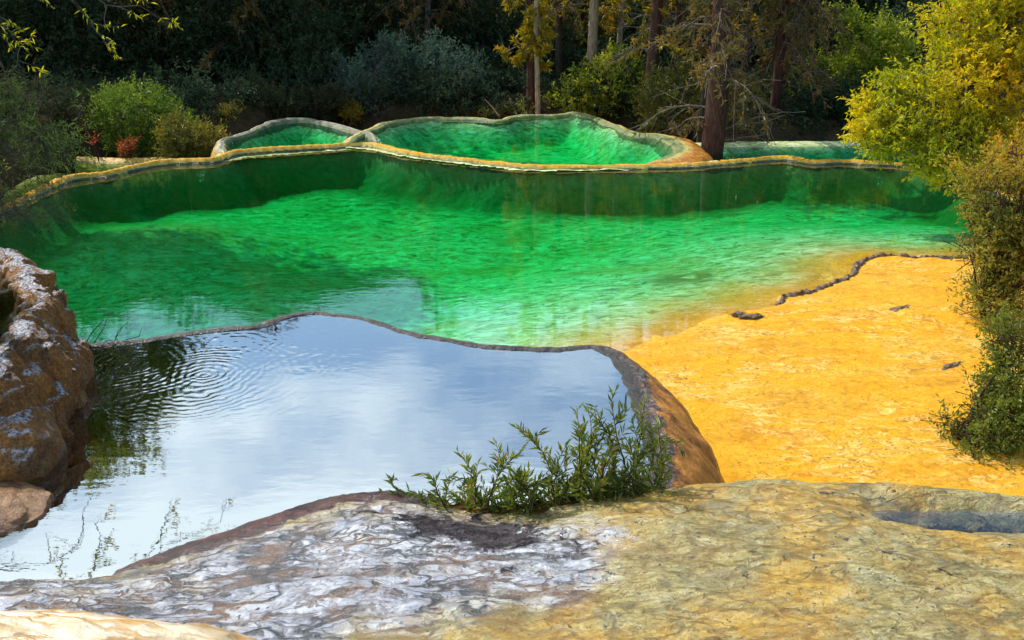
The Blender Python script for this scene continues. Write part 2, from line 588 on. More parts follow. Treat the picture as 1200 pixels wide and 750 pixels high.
def slab_material():
    b = NB('foreground travertine')
    v = b.coord()
    vm = b.coord((.72, 1.2, 1), (0, 0, R(-14)))
    vr = b.coord((.6, 1.2, 1), (0, 0, R(32)))
    n1 = b.noise(b.warp(v, 2, .35), 1.6, 7, .62)
    n3 = b.noise(b.warp(vm, 4, .25), 6.0, 8, .68, .4)
    n2 = b.noise(b.warp(vm, 9, .1), 26, 7, .75, .6)
    fine = b.noise(v, 95, 4, .8)
    tex = b.math('ADD', b.math('ADD', b.math('MULTIPLY', n2, .45), b.math('MULTIPLY', n3, .35)), b.math('MULTIPLY', fine, .2))

    def ridge(vec, sc, wdt, det=2.5, dist=.6):
        r = b.math('ABSOLUTE', b.math('SUBTRACT', b.noise(vec, sc, det, .5, dist), .5))
        return b.ramp(r, [(0, 1), (wdt * .4, .8), (wdt, 0)])

    tan = b.ramp(tex, [(.36, (.06, .04, .01)), (.425, (.28, .19, .04)), (.48, (.48, .37, .11)), (.54, (.6, .5, .22)), (.63, (.74, .68, .46))])
    yel = b.ramp(n1, [(.46, 0), (.58, .9)])
    tan = b.mix(yel, tan, b.ramp(tex, [(.36, (.16, .07, .006)), (.44, (.52, .25, .012)), (.52, (.7, .42, .05)), (.62, (.78, .6, .25))]))
    grn = b.ramp(b.noise(b.warp(v, 3, .3), 2.6, 6, .65), [(.52, 0), (.66, .6)])
    tan = b.mix(grn, tan, b.ramp(tex, [(.38, (.06, .05, .015)), (.49, (.33, .3, .13)), (.58, (.54, .52, .34))]))
    glare_wht = b.ramp(tex, [(.36, (.04, .035, .04)), (.415, (.26, .255, .3)), (.465, (.62, .62, .68)), (.53, (.78, .78, .82)), (.62, (.8, .8, .82))])  # blue-white sky glare of the wet rock, painted into the base colour
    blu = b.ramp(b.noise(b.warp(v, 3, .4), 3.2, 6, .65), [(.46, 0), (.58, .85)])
    glare_wht = b.mix(blu, glare_wht, b.ramp(tex, [(.38, (.025, .024, .03)), (.44, (.16, .16, .21)), (.51, (.4, .41, .5)), (.6, (.66, .68, .76))]))
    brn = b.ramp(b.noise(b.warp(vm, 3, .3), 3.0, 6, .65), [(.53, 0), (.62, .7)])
    glare_wht = b.mix(brn, glare_wht, b.ramp(tex, [(.4, (.16, .08, .02)), (.5, (.6, .45, .22)), (.6, (.8, .72, .56))]))
    mk = b.ramp(b.math('ADD', b.attr('glare'), b.math('MULTIPLY', b.math('SUBTRACT', b.math('ADD', b.math('MULTIPLY', n1, .5), b.math('MULTIPLY', n3, .5)), .5), 1.5)), [(.38, 0), (.62, 1)])
    c = b.mix(mk, tan, glare_wht)
    lim1 = b.ramp(b.noise(v, 1.9, 5, .6), [(.36, 0), (.5, 1)])
    lim2 = b.ramp(b.noise(b.warp(v, 2, .3), 3.1, 5, .65), [(.42, 0), (.54, 1)])
    vein = b.math('MULTIPLY', ridge(b.warp(b.warp(vm, 5, .12), 22, .03), 3.4, .042), lim1)
    vein2 = b.math('MULTIPLY', ridge(b.warp(b.warp(vr, 8, .1), 30, .025), 7.0, .06), lim2)
    vein3 = b.math('MULTIPLY', ridge(b.warp(vm, 30, .02), 15.0, .06), b.ramp(n1, [(.4, .75), (.6, .1)]))
    vn = b.math('MULTIPLY', b.math('MAXIMUM', b.math('MAXIMUM', vein, vein2), vein3), b.math('ADD', b.math('MULTIPLY', mk, .9), .55))
    vcol = b.ramp(b.noise(v, 3.5, 3), [(.44, (.012, .01, .012)), (.58, (.18, .07, .01))])
    c = b.mix(b.math('MULTIPLY', b.math('MINIMUM', vn, 1.0), b.ramp(fine, [(.35, .75), (.55, 1)])), c, vcol)
    dn = b.math('ADD', b.attr('dark'), b.math('MULTIPLY', b.math('SUBTRACT', b.noise(b.warp(v, 8, .15), 8, 7, .74), .5), 1.5))
    dk = b.ramp(dn, [(.44, 0), (.56, 1)])
    c = b.mix(dk, c, b.ramp(tex, [(.38, (.008, .006, .008)), (.48, (.04, .032, .034)), (.58, (.13, .11, .115))]))
    rn = b.math('ADD', b.attr('red'), b.math('MULTIPLY', b.math('SUBTRACT', b.noise(b.warp(v, 10, .1), 12, 7, .75), .5), 1.5))
    rd = b.ramp(rn, [(.45, 0), (.58, 1)])
    c = b.mix(rd, c, b.ramp(tex, [(.4, (.006, .005, .005)), (.49, (.05, .012, .009)), (.57, (.17, .035, .022)), (.66, (.3, .12, .09))]))
    specks = b.math('MULTIPLY', b.ramp(b.noise(v, 30, 5, .7), [(.58, 0), (.63, 1)]), b.ramp(n3, [(.42, 0), (.56, 1)]))
    c = b.mix(specks, c, (.022, .018, .014))
    h = b.math('ADD', b.math('ADD', b.math('MULTIPLY', n3, .6), b.math('MULTIPLY', n2, .35)), b.math('MULTIPLY', fine, .12))
    h = b.math('SUBTRACT', h, b.math('MULTIPLY', vn, .22))
    nrm = b.bump(h, 1.0, .07)
    cn = b.bump(h, .55, .05)
    wet = b.math('MULTIPLY', b.math('ADD', b.math('MULTIPLY', mk, .7), .3), b.math('SUBTRACT', 1.0, b.math('MULTIPLY', dk, .93)))
    return b.done(b.principled(c, .5, nrm, b.math('SUBTRACT', .45, b.math('MULTIPLY', dk, .4)), wet, .12, 1.7, cn))


M['slab'] = slab_material()


def simple_rock(name, stops, scale, wet=.2, coat_ior=1.4):
    b = NB(name)
    v = b.coord()
    n1 = b.noise(b.warp(v, scale * .5, .2), scale, 7, .65)
    fine = b.noise(v, scale * 8, 4, .7)
    c = b.ramp(b.math('ADD', b.math('MULTIPLY', n1, .8), b.math('MULTIPLY', fine, .2)), stops)
    nrm = b.bump(b.math('ADD', n1, b.math('MULTIPLY', fine, .25)), .8, .04)
    return b.done(b.principled(c, .6 if wet else 1.0, nrm, .4 if wet else 0.0, wet, .15, coat_ior))


M['soil'] = simple_rock('forest soil', [(.3, (.014, .011, .008)), (.5, (.04, .032, .018)), (.7, (.075, .06, .03))], 2.5, 0)
M['bank'] = simple_rock('beige bank', [(.3, (.2, .15, .08)), (.5, (.4, .3, .16)), (.7, (.5, .4, .24))], 4, .1)
M['crust'] = simple_rock('dark crust', [(.3, (.03, .018, .012)), (.5, (.16, .09, .045)), (.68, (.4, .26, .12))], 16, .2)
M['darkbed'] = simple_rock('dark bed', [(.3, (.02, .014, .01)), (.6, (.05, .038, .028))], 4, 0)


def cream_rock():
    b = NB('cream rock')
    v = b.coord((.6, 1.3, 1), (0, 0, R(-10)))
    w = b.warp(v, 3, .35)
    n1 = b.noise(w, 4, 6, .62)
    crk = b.vor(b.warp(v, 3.5, .6), 4.2)
    c = b.ramp(n1, [(.3, (.4, .27, .12)), (.5, (.6, .48, .31)), (.7, (.72, .63, .52))])
    vein = b.math('MULTIPLY', b.ramp(crk, [(0, 1), (.05, .7), (.12, 0)]), b.ramp(b.noise(v, 3, 4), [(.4, .2), (.6, 1)]))
    c = b.mix(vein, c, b.ramp(n1, [(.4, (.3, .14, .02)), (.6, (.5, .26, .04))]))
    nrm = b.bump(b.math('SUBTRACT', n1, b.math('MULTIPLY', vein, .25)), .8, .04)
    return b.done(b.principled(c, .5, nrm, .4, .4, .2, 1.45, nrm))


M['cream'] = cream_rock()

M['water_main'] = water_mat('emerald water', (.0, .935, .7), 1.25, .14, bumpd=.012, bstr=.12, nscale=(.8, 1.6))
M['water_round'] = water_mat('emerald pool water', (.0, .945, .72), 1.3, .02, bumpd=.01, bstr=.15)
M['water_olive'] = water_mat('olive water', (.3, .5, .0), 3.0, .03, bumpd=.01, bstr=.15)
M['water_teal'] = water_mat('teal water', (.0, .8, .7), 2.6, .04, bumpd=.01, bstr=.2)
c1 = onz(150, 428, 1.0); c2 = onz(238, 440, 1.0); c3 = onz(400, 470, 1.0); c4 = onz(600, 470, 1.0)
M['water_front'] = water_mat('sky reflecting water', (.02, .03, .03), 6.0, .52, bumpd=.01, bstr=.13,
                             ripples=[(c1[0], c1[1], .065, 1.1, .5), (c2[0], c2[1], .06, 1.0, .5), (c3[0] - .9, c3[1] + .9, .085, 1.0, .25)],
                             nscale=(.7, 1.5))
M['water_dark'] = water_mat('dark water', (.2, .3, .3), 4.0, .1, bumpd=.01, bstr=.15)

# ------------------------------------------------------------------ outlines (pool rims in plan)
ZR = 0.016
back_px = [(-110, 300), (-40, 268), (10, 247), (33, 235), (60, 221), (87, 211), (127, 206), (167, 197), (200, 192), (225, 191), (255, 189.5),
           (280, 181), (330, 177), (390, 173.5), (412, 171.5), (438, 173), (467, 180), (500, 185), (550, 190.5), (600, 196), (640, 198),
           (730, 197.5), (800, 196), (840, 193), (877, 190), (905, 187.5), (922, 187), (940, 190.5), (955, 192), (980, 191), (1010, 192),
           (1060, 195), (1110, 205), (1160, 222), (1210, 250)]
BACK = line(back_px, ZR)
crust_px = [(1205, 301), (1145, 301), (1110, 303), (1075, 302), (1030, 300), (1008, 309), (1000, 322), (975, 333), (955, 342), (930, 346), (914, 354), (909, 362)]
shore_px = crust_px + [(880, 366), (850, 373), (800, 389), (760, 403), (735, 412)]
SHORE = line(shore_px, 0.0)
front_px = [(60, 408), (100, 404), (150, 400), (200, 391), (250, 386), (297, 382), (320, 374), (340, 368.5), (365, 366), (390, 368), (420, 372), (475, 387), (520, 397),
            (565, 404), (610, 407.5), (650, 408.5), (680, 404.5), (697, 404), (714, 410), (733, 427), (748, 450), (760, 480), (768, 515), (770, 550), (768, 590)]
FRONT = line(front_px, 1.012)

mainp = [tuple(p[:2]) for p in catmull(BACK, .15)] + [tuple(p[:2]) for p in SHORE] + [(1.0, 6.6)] + \
        [tuple(p[:2] + np.array([0, .15])) for p in FRONT[:18][::-1]] + [(-5.5, 6.8), (-9.5, 7.5)]
MAINP = np.array(mainp)

# main bed + orange flat: one heightfield, two objects
xs = np.arange(-11, 9.0, .055)
ys = np.arange(3.4, 19.4, .055)
q, F = grid(xs, ys)
ins = inside(q, MAINP)
dB = pdist(q, catmull(BACK, .15)[:, :2])
SH2 = catmull(SHORE, .1)[:, :2]
dS = pdist(q, SH2)
frontline = np.vstack([FRONT[:18, :2] + np.array([0, .12])])
dF = pdist(q, frontline)
p3 = np.stack([q[:, 0], q[:, 1], np.zeros(len(q))], 1)
low = fbm(p3, .35, 3, 3)
mid = fbm(p3, 1.6, 4, 9)
fin = fbm(p3, 5.0, 4, 21)
D = .64 + .16 * low + .05 * mid
br = onz(175, 262, -.3)
ylw = np.exp(-(((q[:, 0] - br[0]) / 1.7) ** 2 + ((q[:, 1] - br[1]) / 1.2) ** 2))
D -= .2 * ylw
zb = -D * sstep(-.08, .66 + .25 * mid + .12 * low, dB)
zf = -D * sstep(0, .7, dF)
s = np.where(ins, dS, -dS)
zs = np.where(s > 0, -.11 * s - .012 * s * s, .012 + .03 * (1 - np.exp(s / .6)) - .004 * s)
zs = zs + .012 * mid + .006 * fin
z = np.maximum(np.maximum(zb, zf), zs)
z = np.where(ins, z, zs) + .016 * fin * np.where(ins, 1, .5)
shore = np.where(ins, 1 - sstep(.0, 1.5, dS + .5 * mid + .2 * fin), 1.0)
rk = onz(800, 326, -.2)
spot_shade = .9 * np.exp(-(((q[:, 0] - rk[0]) / .5) ** 2 + ((q[:, 1] - rk[1]) / .35) ** 2)) * (fin > -.25) * ins
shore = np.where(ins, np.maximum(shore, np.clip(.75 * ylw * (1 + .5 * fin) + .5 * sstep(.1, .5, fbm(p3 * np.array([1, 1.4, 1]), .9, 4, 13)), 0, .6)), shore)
spot_shade = np.maximum(spot_shade, ins * (1 - sstep(.5, 1.35, dB + .3 * mid + .12 * fin)) * .85)  # shade band under the back rim, painted into the bed colour
V = np.stack([q[:, 0], q[:, 1], z], 1)
fc = q[F].mean(1)
dBf = dB[F].mean(1)
insf = ins[F].all(1)
rgt = [tuple(p) for p in SH2] + [(1.0, 6.6), (.2, 6.3), (.2, 3.4), (9, 3.4), (9, 11.2)]
orf = (inside(fc, np.array(rgt)) | (dS[F].mean(1) < .2)) & ~insf
att = {'shore': shore, 'dark': spot_shade}
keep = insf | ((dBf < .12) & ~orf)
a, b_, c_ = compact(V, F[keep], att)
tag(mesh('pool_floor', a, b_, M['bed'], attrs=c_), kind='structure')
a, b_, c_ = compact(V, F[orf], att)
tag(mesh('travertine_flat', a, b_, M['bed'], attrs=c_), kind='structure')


def water(name, poly, ztop, zbot, mat):
    n = len(poly)
    bm = bmesh.new()
    tv = [bm.verts.new((p[0], p[1], ztop)) for p in poly]
    bv = [bm.verts.new((p[0], p[1], zbot)) for p in poly]
    ft = bm.faces.new(tv)
    fb = bm.faces.new(bv[::-1])
    for i in range(n):
        j = (i + 1) % n
        bm.faces.new((tv[j], tv[i], bv[i], bv[j]))
    bm.normal_update()
    if ft.normal.z < 0:
        bmesh.ops.reverse_faces(bm, faces=bm.faces[:])
    bmesh.ops.triangulate(bm, faces=[ft, fb])
    me = bpy.data.meshes.new(name)
    bm.to_mesh(me)
    bm.free()
    me.materials.append(mat)
    o = bpy.data.objects.new(name, me)
    COL.objects.link(o)
    return tag(o, kind='structure')


wp = [tuple(p[:2]) for p in catmull(BACK, .25)] + [(6.6, 9.5), (4.2, 8.6), (2.2, 7.2), (1.0, 6.75)] + \
     [tuple(p[:2] + np.array([0, .1])) for p in FRONT[:18][::-1]] + [(-5.5, 6.8), (-9.5, 7.5)]
water('emerald_water', wp, 0.0, -1.6, M['water_main'])

# back rim
BD = catmull(BACK, .1)[:, :2]
taper = lambda P: np.clip((pdist(P[:, :2], BD) - .05) / .55, .08, 1)
sweep('travertine_rim', BACK, [(-.22, -.75), (-.12, -.3), (-.06, -.06), (-.025, 0), (.015, .01), (.06, -.02), (.2, -.35), (.4, -1.4)], M['rim_back'],
      side=-1, step=.04, amp=.05, nscale=3.5, crest=.012, rough=.008, seed=4)
tag(bpy.data.objects['travertine_rim'], 'long thin beige rim curving along the far edge of the big emerald pool', 'rim')

# ------------------------------------------------------------------ round pool
round_px = [(404, 171.5), (411, 162.5), (421, 156.5), (440, 149), (456, 143.5), (500, 138), (550, 138.5), (585, 140), (603, 136), (640, 134), (672, 132.5),
            (692, 135.5), (720, 146), (745, 155.5), (772, 157.5), (792, 164), (801, 173), (793, 182), (770, 189), (735, 197)]
ROUND = line(round_px, .06)
ROUND[0, 1] += .22; ROUND[-1, 1] += .22; ROUND[-2, 1] += .1
ROUND[0, 2] = .02; ROUND[-1, 2] = .015; ROUND[-2, 2] = .04; ROUND[1, 2] = .05
near_px = [(730, 197.5), (640, 198), (600, 196), (550, 190.5), (500, 185), (467, 180), (438, 173), (404, 171.5)]
RP = np.array([p[:2] for p in catmull(ROUND, .2)] + [p[:2] for p in line(near_px, .03)[1:-1]])


def bowl(name, P, depth, wall, mat, rimz, res=.07, seed=0, shorev=0.0, floor_tilt=(0, 0)):
    lo, hi = P.min(0) - .2, P.max(0) + .2
    q, F = grid(np.arange(lo[0], hi[0], res), np.arange(lo[1], hi[1], res))
    loop = np.vstack([P, P[:1]])
    d = pdist(q, loop)
    ins = inside(q, P)
    p3 = np.stack([q[:, 0], q[:, 1], np.zeros(len(q))], 1)
    nz = fbm(p3, 1.5, 4, seed)
    c = P.mean(0)
    dd = depth * (1 + .06 * nz) + floor_tilt[0] * (q[:, 0] - c[0]) + floor_tilt[1] * (q[:, 1] - c[1])
    z = rimz - dd * sstep(-.05, wall * (1 + .15 * nz), np.where(ins, d, 0)) + .02 * fbm(p3, 6, 3, seed + 7)
    kf = (ins | (d < .15))[F].all(1)
    V = np.stack([q[:, 0], q[:, 1], z], 1)
    a, b_, c_ = compact(V, F[kf], {'shore': np.full(len(q), shorev), 'dark': np.zeros(len(q))})
    return tag(mesh(name, a, b_, mat, attrs=c_), kind='structure')


bowl('round_pool_floor', RP, .56, .9, M['bed'], .02, seed=31)
water('round_pool_water', RP, .022, -1.4, M['water_round'])
sweep('travertine_rim', ROUND, [(-.35, -.7), (-.17, -.2), (-.11, -.03), (-.05, .0), (.03, .01), (.13, -.03), (.24, -.14), (.42, -.5), (.65, -1.3)], M['rim_round'], widen=lambda P: taper(P) * (1 + .9 * sstep(2.2, 3.0, P[:, 0])),
      side=-1, step=.06, amp=.07, nscale=2.8, crest=.026, rough=.016, seed=14, sub=4)
tag(bpy.data.objects['travertine_rim.001'], 'thick cream and orange rim around the round pool in the middle distance', 'rim')

# small pool at the back left
small_px = [(262, 187), (258, 172), (262, 163), (277, 158), (292, 154), (305, 147), (328, 140.5), (358, 139), (388, 144), (412, 151), (432, 156), (440, 166)]
SMALL = line(small_px, .05)
SMALL[0, 1] += .25; SMALL[-1, 1] += .1
SMALL[0, 2] = .04; SMALL[-1, 2] = .0
SP = np.array([p[:2] for p in catmull(SMALL, .2)] + [p[:2] for p in line([(412, 171.5), (390, 173.5), (330, 177), (285, 181)], .03)])
bowl('small_pool_floor', SP, .62, .7, M['bed'], .0, seed=41)
water('small_pool_water', SP, .01, -1.4, M['water_round'])
sweep('travertine_rim', SMALL, [(-.35, -.7), (-.18, -.2), (-.1, -.02), (-.04, .0), (.02, .01), (.09, -.03), (.18, -.2), (.34, -.6), (.5, -1.3)], M['rim_grey'], widen=taper,
      side=-1, step=.06, amp=.05, nscale=3.0, crest=.02, seed=24)
tag(bpy.data.objects['travertine_rim.002'], 'pale grey rim with yellow outer wall around the small pool left of the round one', 'rim')

# olive shallow pool on the left, lower
left_px = [(-60, 235), (0, 214), (35, 202), (53, 192), (67, 187), (92, 184.5), (133, 187), (165, 186), (190, 185.5), (212, 188.5), (240, 193), (262, 194)]
LEFT = line(left_px, -.27)
LP = np.array([p[:2] for p in catmull(LEFT, .2)] + [p[:2] + np.array([0, .12]) for p in line([(255, 189.5), (200, 192), (127, 206), (60, 221), (10, 247), (-60, 276)], ZR)])
bowl('shallow_pool_floor', LP, .3, .8, M['bed'], -.28, seed=51, shorev=.25)
water('shallow_pool_water', LP, -.3, -1.4, M['water_olive'])
sweep('travertine_rim', LEFT, [(-.3, -.35), (-.14, -.06), (-.06, .0), (.03, .012), (.12, -.03), (.3, -.3), (.5, -1.0)], M['rim_ochre'],
      side=-1, step=.06, amp=.05, nscale=3.0, crest=.025, seed=34)
tag(bpy.data.objects['travertine_rim.003'], 'low yellowish rim around the shallow olive pool at the far left bank', 'rim')

# teal pool beyond the rim on the right
tp = [at(818, 185, 18.6)[:2], at(1210, 200, 15.5)[:2] + np.array([1.2, 1.2]), onz(1230, 168, -.15)[:2], onz(1010, 168.5, -.15)[:2], onz(930, 169.5, -.15)[:2],
      onz(870, 170, -.15)[:2], onz(800, 172, -.15)[:2]]
bowl('teal_pool_floor', np.array(tp), .5, .9, M['bed'], -.1, seed=58)
water('teal_water', [tuple(p) for p in tp], -.15, -1.9, M['water_teal'])

# ------------------------------------------------------------------ ground sheet to the horizon
u = np.linspace(-1, 1, 300)
gx = np.sinh(u * 4.2) / np.sinh(4.2) * 420
gy = np.sinh(u * 4.2) / np.sinh(4.2) * 420 + 14
q, F = grid(gx, gy)
p3 = np.stack([q[:, 0], q[:, 1], np.zeros(len(q))], 1)
x, y = q[:, 0], q[:, 1]
y0 = 20.25 + 3.4 * sstep(5.0, 3.0, x) * sstep(-6.0, -4.5, x) + 1.0 * (x < -4.5)
g = -1.0 + 1.25 * sstep(y0, y0 + 1.6, y)
g = np.maximum(g, -1.0 + 1.5 * sstep(8.2, 9.6, x + .2 * np.minimum(y - 14, 3)))
g = np.maximum(g, -1.0 + 1.5 * sstep(8.4, 10.5, -x + .1 * (y - 12)))
g += .12 * fbm(p3, .5, 4, 5) * (g > -.8)
rr = np.sqrt(x ** 2 + (y - 12) ** 2)
g += np.maximum(rr - 40, 0) * .3 * sstep(-30, 40, y) * (1 + .25 * fbm(p3, .02, 3, 6))
g += np.maximum(y - 26, 0) * .06
tag(mesh('ground', np.stack([x, y, g], 1), F, M['soil']), kind='structure')

# beige bank patch behind the shallow pool
bp = np.array([onz(40, 178, .0), onz(75, 171, 0.05), onz(110, 174, .05), onz(120, 181, 0.0), onz(80, 184, -.05)])


# ------------------------------------------------------------------ front pool
FP = np.array([p[:2] for p in catmull(FRONT, .12)] + [p[:2] for p in line([(760, 640), (480, 660), (300, 690), (60, 700), (-150, 720)], 1.0)] + [onz(-260, 600, 1.)[:2], onz(-150, 470, 1.0)[:2]])
qf, Ff = grid(np.arange(-6, 2.2, .06), np.arange(2.2, 8, .06))
insf_ = inside(qf, FP)
pf3 = np.stack([qf[:, 0], qf[:, 1], np.zeros(len(qf))], 1)
zf_ = .5 + .04 * fbm(pf3, 1.5, 4, 61)
kf = insf_[Ff].all(1)
a, b_, c_ = compact(np.stack([qf[:, 0], qf[:, 1], zf_], 1), Ff[kf], {})
tag(mesh('front_pool_floor', a, b_, M['darkbed']), kind='structure')
water('front_pool_water', [tuple(p) for p in FP], 1.0, .45, M['water_front'])
sweep('travertine_rim', FRONT, [(-.3, -.6), (-.16, -.16), (-.07, -.03), (-.03, -.004), (.02, .0), (.06, -.02), (.13, -.1), (.23, -.26), (.34, -.52), (.41, -.95), (.48, -1.9)], M['rim_front'],
      side=-1, step=.02, amp=.035, nscale=4.0, crest=.008, seed=44, sub=6, rough=.012,
      widen=lambda P: .7 + .8 * sstep(.35, .8, P[:, 0]))
tag(bpy.data.objects['travertine_rim.004'], 'wet dark brown rim and orange wall of the sky reflecting pool in front', 'rim')

# ------------------------------------------------------------------ foreground slab
edge_px = [(-400, 660), (-150, 655), (0, 648), (70, 648), (140, 645), (190, 641), (240, 632), (290, 614), (330, 601), (365, 588), (400, 579), (450, 574), (490, 578), (530, 590), (570, 600),
           (610, 600), (680, 590), (740, 581), (790, 575), (848, 568), (900, 564), (950, 566), (1000, 571), (1060, 576), (1120, 583), (1170, 588), (1230, 596), (1500, 640)]
EDGE = line(edge_px, 1.03)
ED = catmull(EDGE, .05)[:, :2]
xs = np.concatenate([np.arange(-4.2, -2.4, .03), np.arange(-2.4, 2.9, .0125), np.arange(2.9, 5.5, .03)])
ys = np.concatenate([np.arange(-2.5, 2.0, .06), np.arange(2.0, 5.0, .0125)])
q, F = grid(xs, ys)
poly = np.vstack([ED, [[9, -5], [-9, -5]]])
d = pdist(q, ED)
ins = inside(q, poly)
sd = np.where(ins, d, -d)
p3 = np.stack([q[:, 0], q[:, 1], np.zeros(len(q))], 1)
n_l = fbm(p3, .9, 3, 71)
n_m = fbm(p3 * np.array([.6, 1.2, 1]), 3.2, 5, 75)
n_f = fbm(p3 * np.array([.6, 1.3, 1]), 14, 4, 79)
x, y = q[:, 0], q[:, 1]
zin = 1.0 + .03 + .1 * (1 - np.exp(-np.maximum(sd, 0) / (.5 - .25 * sstep(-.6, .4, x)))) + .1 * np.maximum(sd, 0) + .05 * n_l * sstep(0, .5, sd) + .03 * n_m + .016 * n_f
zout = 1.03 + sd * np.where(x < .9, 1.1, 2.2) + .02 * n_m
z = np.where(ins, zin, zout)
# puddle hollow at the left
pc = onz(50, 672, 1.03)
pud = np.exp(-(((x - pc[0] + .2) / .62) ** 4 + ((y - pc[1] - .1) / .32) ** 4))
z -= .1 * pud
# groove on the right
G = line([(960, 588), (1010, 595), (1060, 600), (1120, 605), (1200, 606), (1300, 612), (1500, 625)], 1.1)
gd = pdist(q, catmull(G, .1)[:, :2])
gw = sstep(G[0, 0] - .1, G[0, 0] + .5, x)
z -= .14 * np.exp(-(gd / .13) ** 2) * gw
z += .05 * np.exp(-((gd - .22) / .12) ** 2) * gw * (sd < .35)


def blob(px, py, rx, ry, zz=1.1, rot=0.0):
    c = onz(px, py, zz)
    dx, dy = x - c[0], y - c[1]
    cr, sr = math.cos(rot), math.sin(rot)
    dx, dy = dx * cr + dy * sr, -dx * sr + dy * cr
    return np.exp(-((dx / rx) ** 2 + (dy / ry) ** 2))


def poly_mask(pp, zz=1.1, soft=.05):
    P = np.array([onz(a, b, zz)[:2] for a, b in pp])
    dd = pdist(q, np.vstack([P, P[:1]]))
    return np.where(inside(q, P), .5 + dd / soft * .5, .5 - dd / soft * .5).clip(0, 1)


glare = poly_mask([(-300, 640), (140, 645), (330, 605), (480, 575), (600, 600), (680, 610), (720, 660), (700, 710), (560, 730), (420, 760), (300, 900), (-400, 900)], 1.15, .5)  # zone where the painted sky glare replaces the tan
glare = np.maximum(glare, .0)
dark = poly_mask([(470, 604), (520, 600), (590, 599), (624, 608), (640, 640), (610, 656), (560, 654), (515, 642), (474, 628)], 1.1, .3)
dark = np.maximum(dark, .55 * blob(600, 690, .12, .06)); dark = np.maximum(dark, .5 * blob(430, 600, .35, .07))
dark = np.maximum(dark, .5 * blob(680, 650, .2, .1, rot=-.6)); dark = np.maximum(dark, .52 * blob(370, 693, .1, .06)); dark = np.maximum(dark, .5 * blob(568, 728, .07, .05))
dark = np.maximum(dark, .62 * np.exp(-(gd / .13) ** 2) * gw)
dark = np.maximum(dark, poly_mask([(940, 573), (1000, 571), (1100, 582), (1200, 592), (1200, 588), (1100, 594), (1000, 588), (950, 586)], 1.1, .1) * .5)
dark = np.maximum(dark, .45 * blob(1090, 690, .5, .12, rot=-.5))
red = sstep(.24, .06, np.abs(sd - .02)) * sstep(onz(110, 645, 1.)[0], onz(170, 640, 1.)[0], x) * sstep(onz(560, 600, 1.)[0], onz(470, 575, 1.)[0], x)
red = np.maximum(red, sstep(.12, .0, sd) * (x > onz(560, 600, 1)[0]) * (x < onz(800, 570, 1)[0]) * .55)
V = np.stack([x, y, z], 1)
kf = (sd[F] > -.9).all(1)
a, b_, c_ = compact(V, F[kf], {'glare': glare, 'dark': dark, 'red': red})
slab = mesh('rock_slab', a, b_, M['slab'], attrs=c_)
tag(slab, 'wide wet travertine slab with brown veins, painted sky white at one end and tan at the other, along the bottom', 'rock')
# puddle and groove water
pp_ = [onz(px, py, 1.03)[:2] for px, py in [(-80, 650), (60, 652), (135, 657), (110, 680), (70, 700), (0, 708), (-80, 712)]]
gp = [onz(px, py, 1.07)[:2] for px, py in [(985, 596), (1060, 596), (1200, 598), (1400, 604), (1400, 640), (1200, 624), (1100, 618), (1000, 610)]]
water('channel_water', [tuple(p) for p in gp], 1.06, .9, M['water_dark'])

# cream rock bottom left
q, F = grid(np.linspace(-1.25, .75, 150), np.linspace(-.6, .5, 90))
rr = np.sqrt((q[:, 0] / 1.1) ** 2 + (q[:, 1] / .5) ** 2)
p3 = np.stack([q[:, 0], q[:, 1], np.zeros(len(q))], 1)
z = .3 * np.sqrt(np.maximum(1 - np.minimum(rr, 1) ** 2.2, 0)) - .2 * np.maximum(rr - 1, 0) + .05 * fbm(p3, 2, 4, 81) + .012 * fbm(p3, 11, 4, 83)
o = mesh('boulder', np.stack([q[:, 0], q[:, 1], z], 1), F, M['cream'])
c = onz(100, 745, 1.4)
o.location = (c[0] - .05, c[1] - .2, 1.16)
o.rotation_euler = (0, 0, R(-8))
tag(o, 'smooth cream rock with ochre veins in the bottom left corner', 'rock')

# ------------------------------------------------------------------ left outcrop (rim of a higher pool)
OC = np.array([onz(-130, 300, 1.6), onz(-60, 291, 1.6), onz(-5, 293, 1.6), onz(24, 299, 1.6), onz(40, 318, 1.58), onz(48, 350, 1.55), onz(38, 380, 1.55), onz(20, 404, 1.54), onz(0, 428, 1.5),
               onz(-24, 447, 1.47), onz(-65, 462, 1.45), onz(-140, 480, 1.43), onz(-280, 505, 1.42)])
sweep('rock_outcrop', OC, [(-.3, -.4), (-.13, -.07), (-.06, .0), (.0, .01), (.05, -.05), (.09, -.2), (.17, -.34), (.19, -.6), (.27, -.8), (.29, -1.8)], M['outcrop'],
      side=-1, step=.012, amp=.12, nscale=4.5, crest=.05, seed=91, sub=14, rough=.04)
tag(bpy.data.objects['rock_outcrop'], 'rust brown rock wall with pale glare painted on its crest at the left edge beside the front pool', 'rock')
UP = [tuple(p[:2]) for p in catmull(OC, .1)] + [(-4.6, 3.2), (-5.6, 6.5)]
water('upper_pool_water', UP, 1.53, 1.2, M['water_dark'])
o = bpy.data.objects['upper_pool_water']
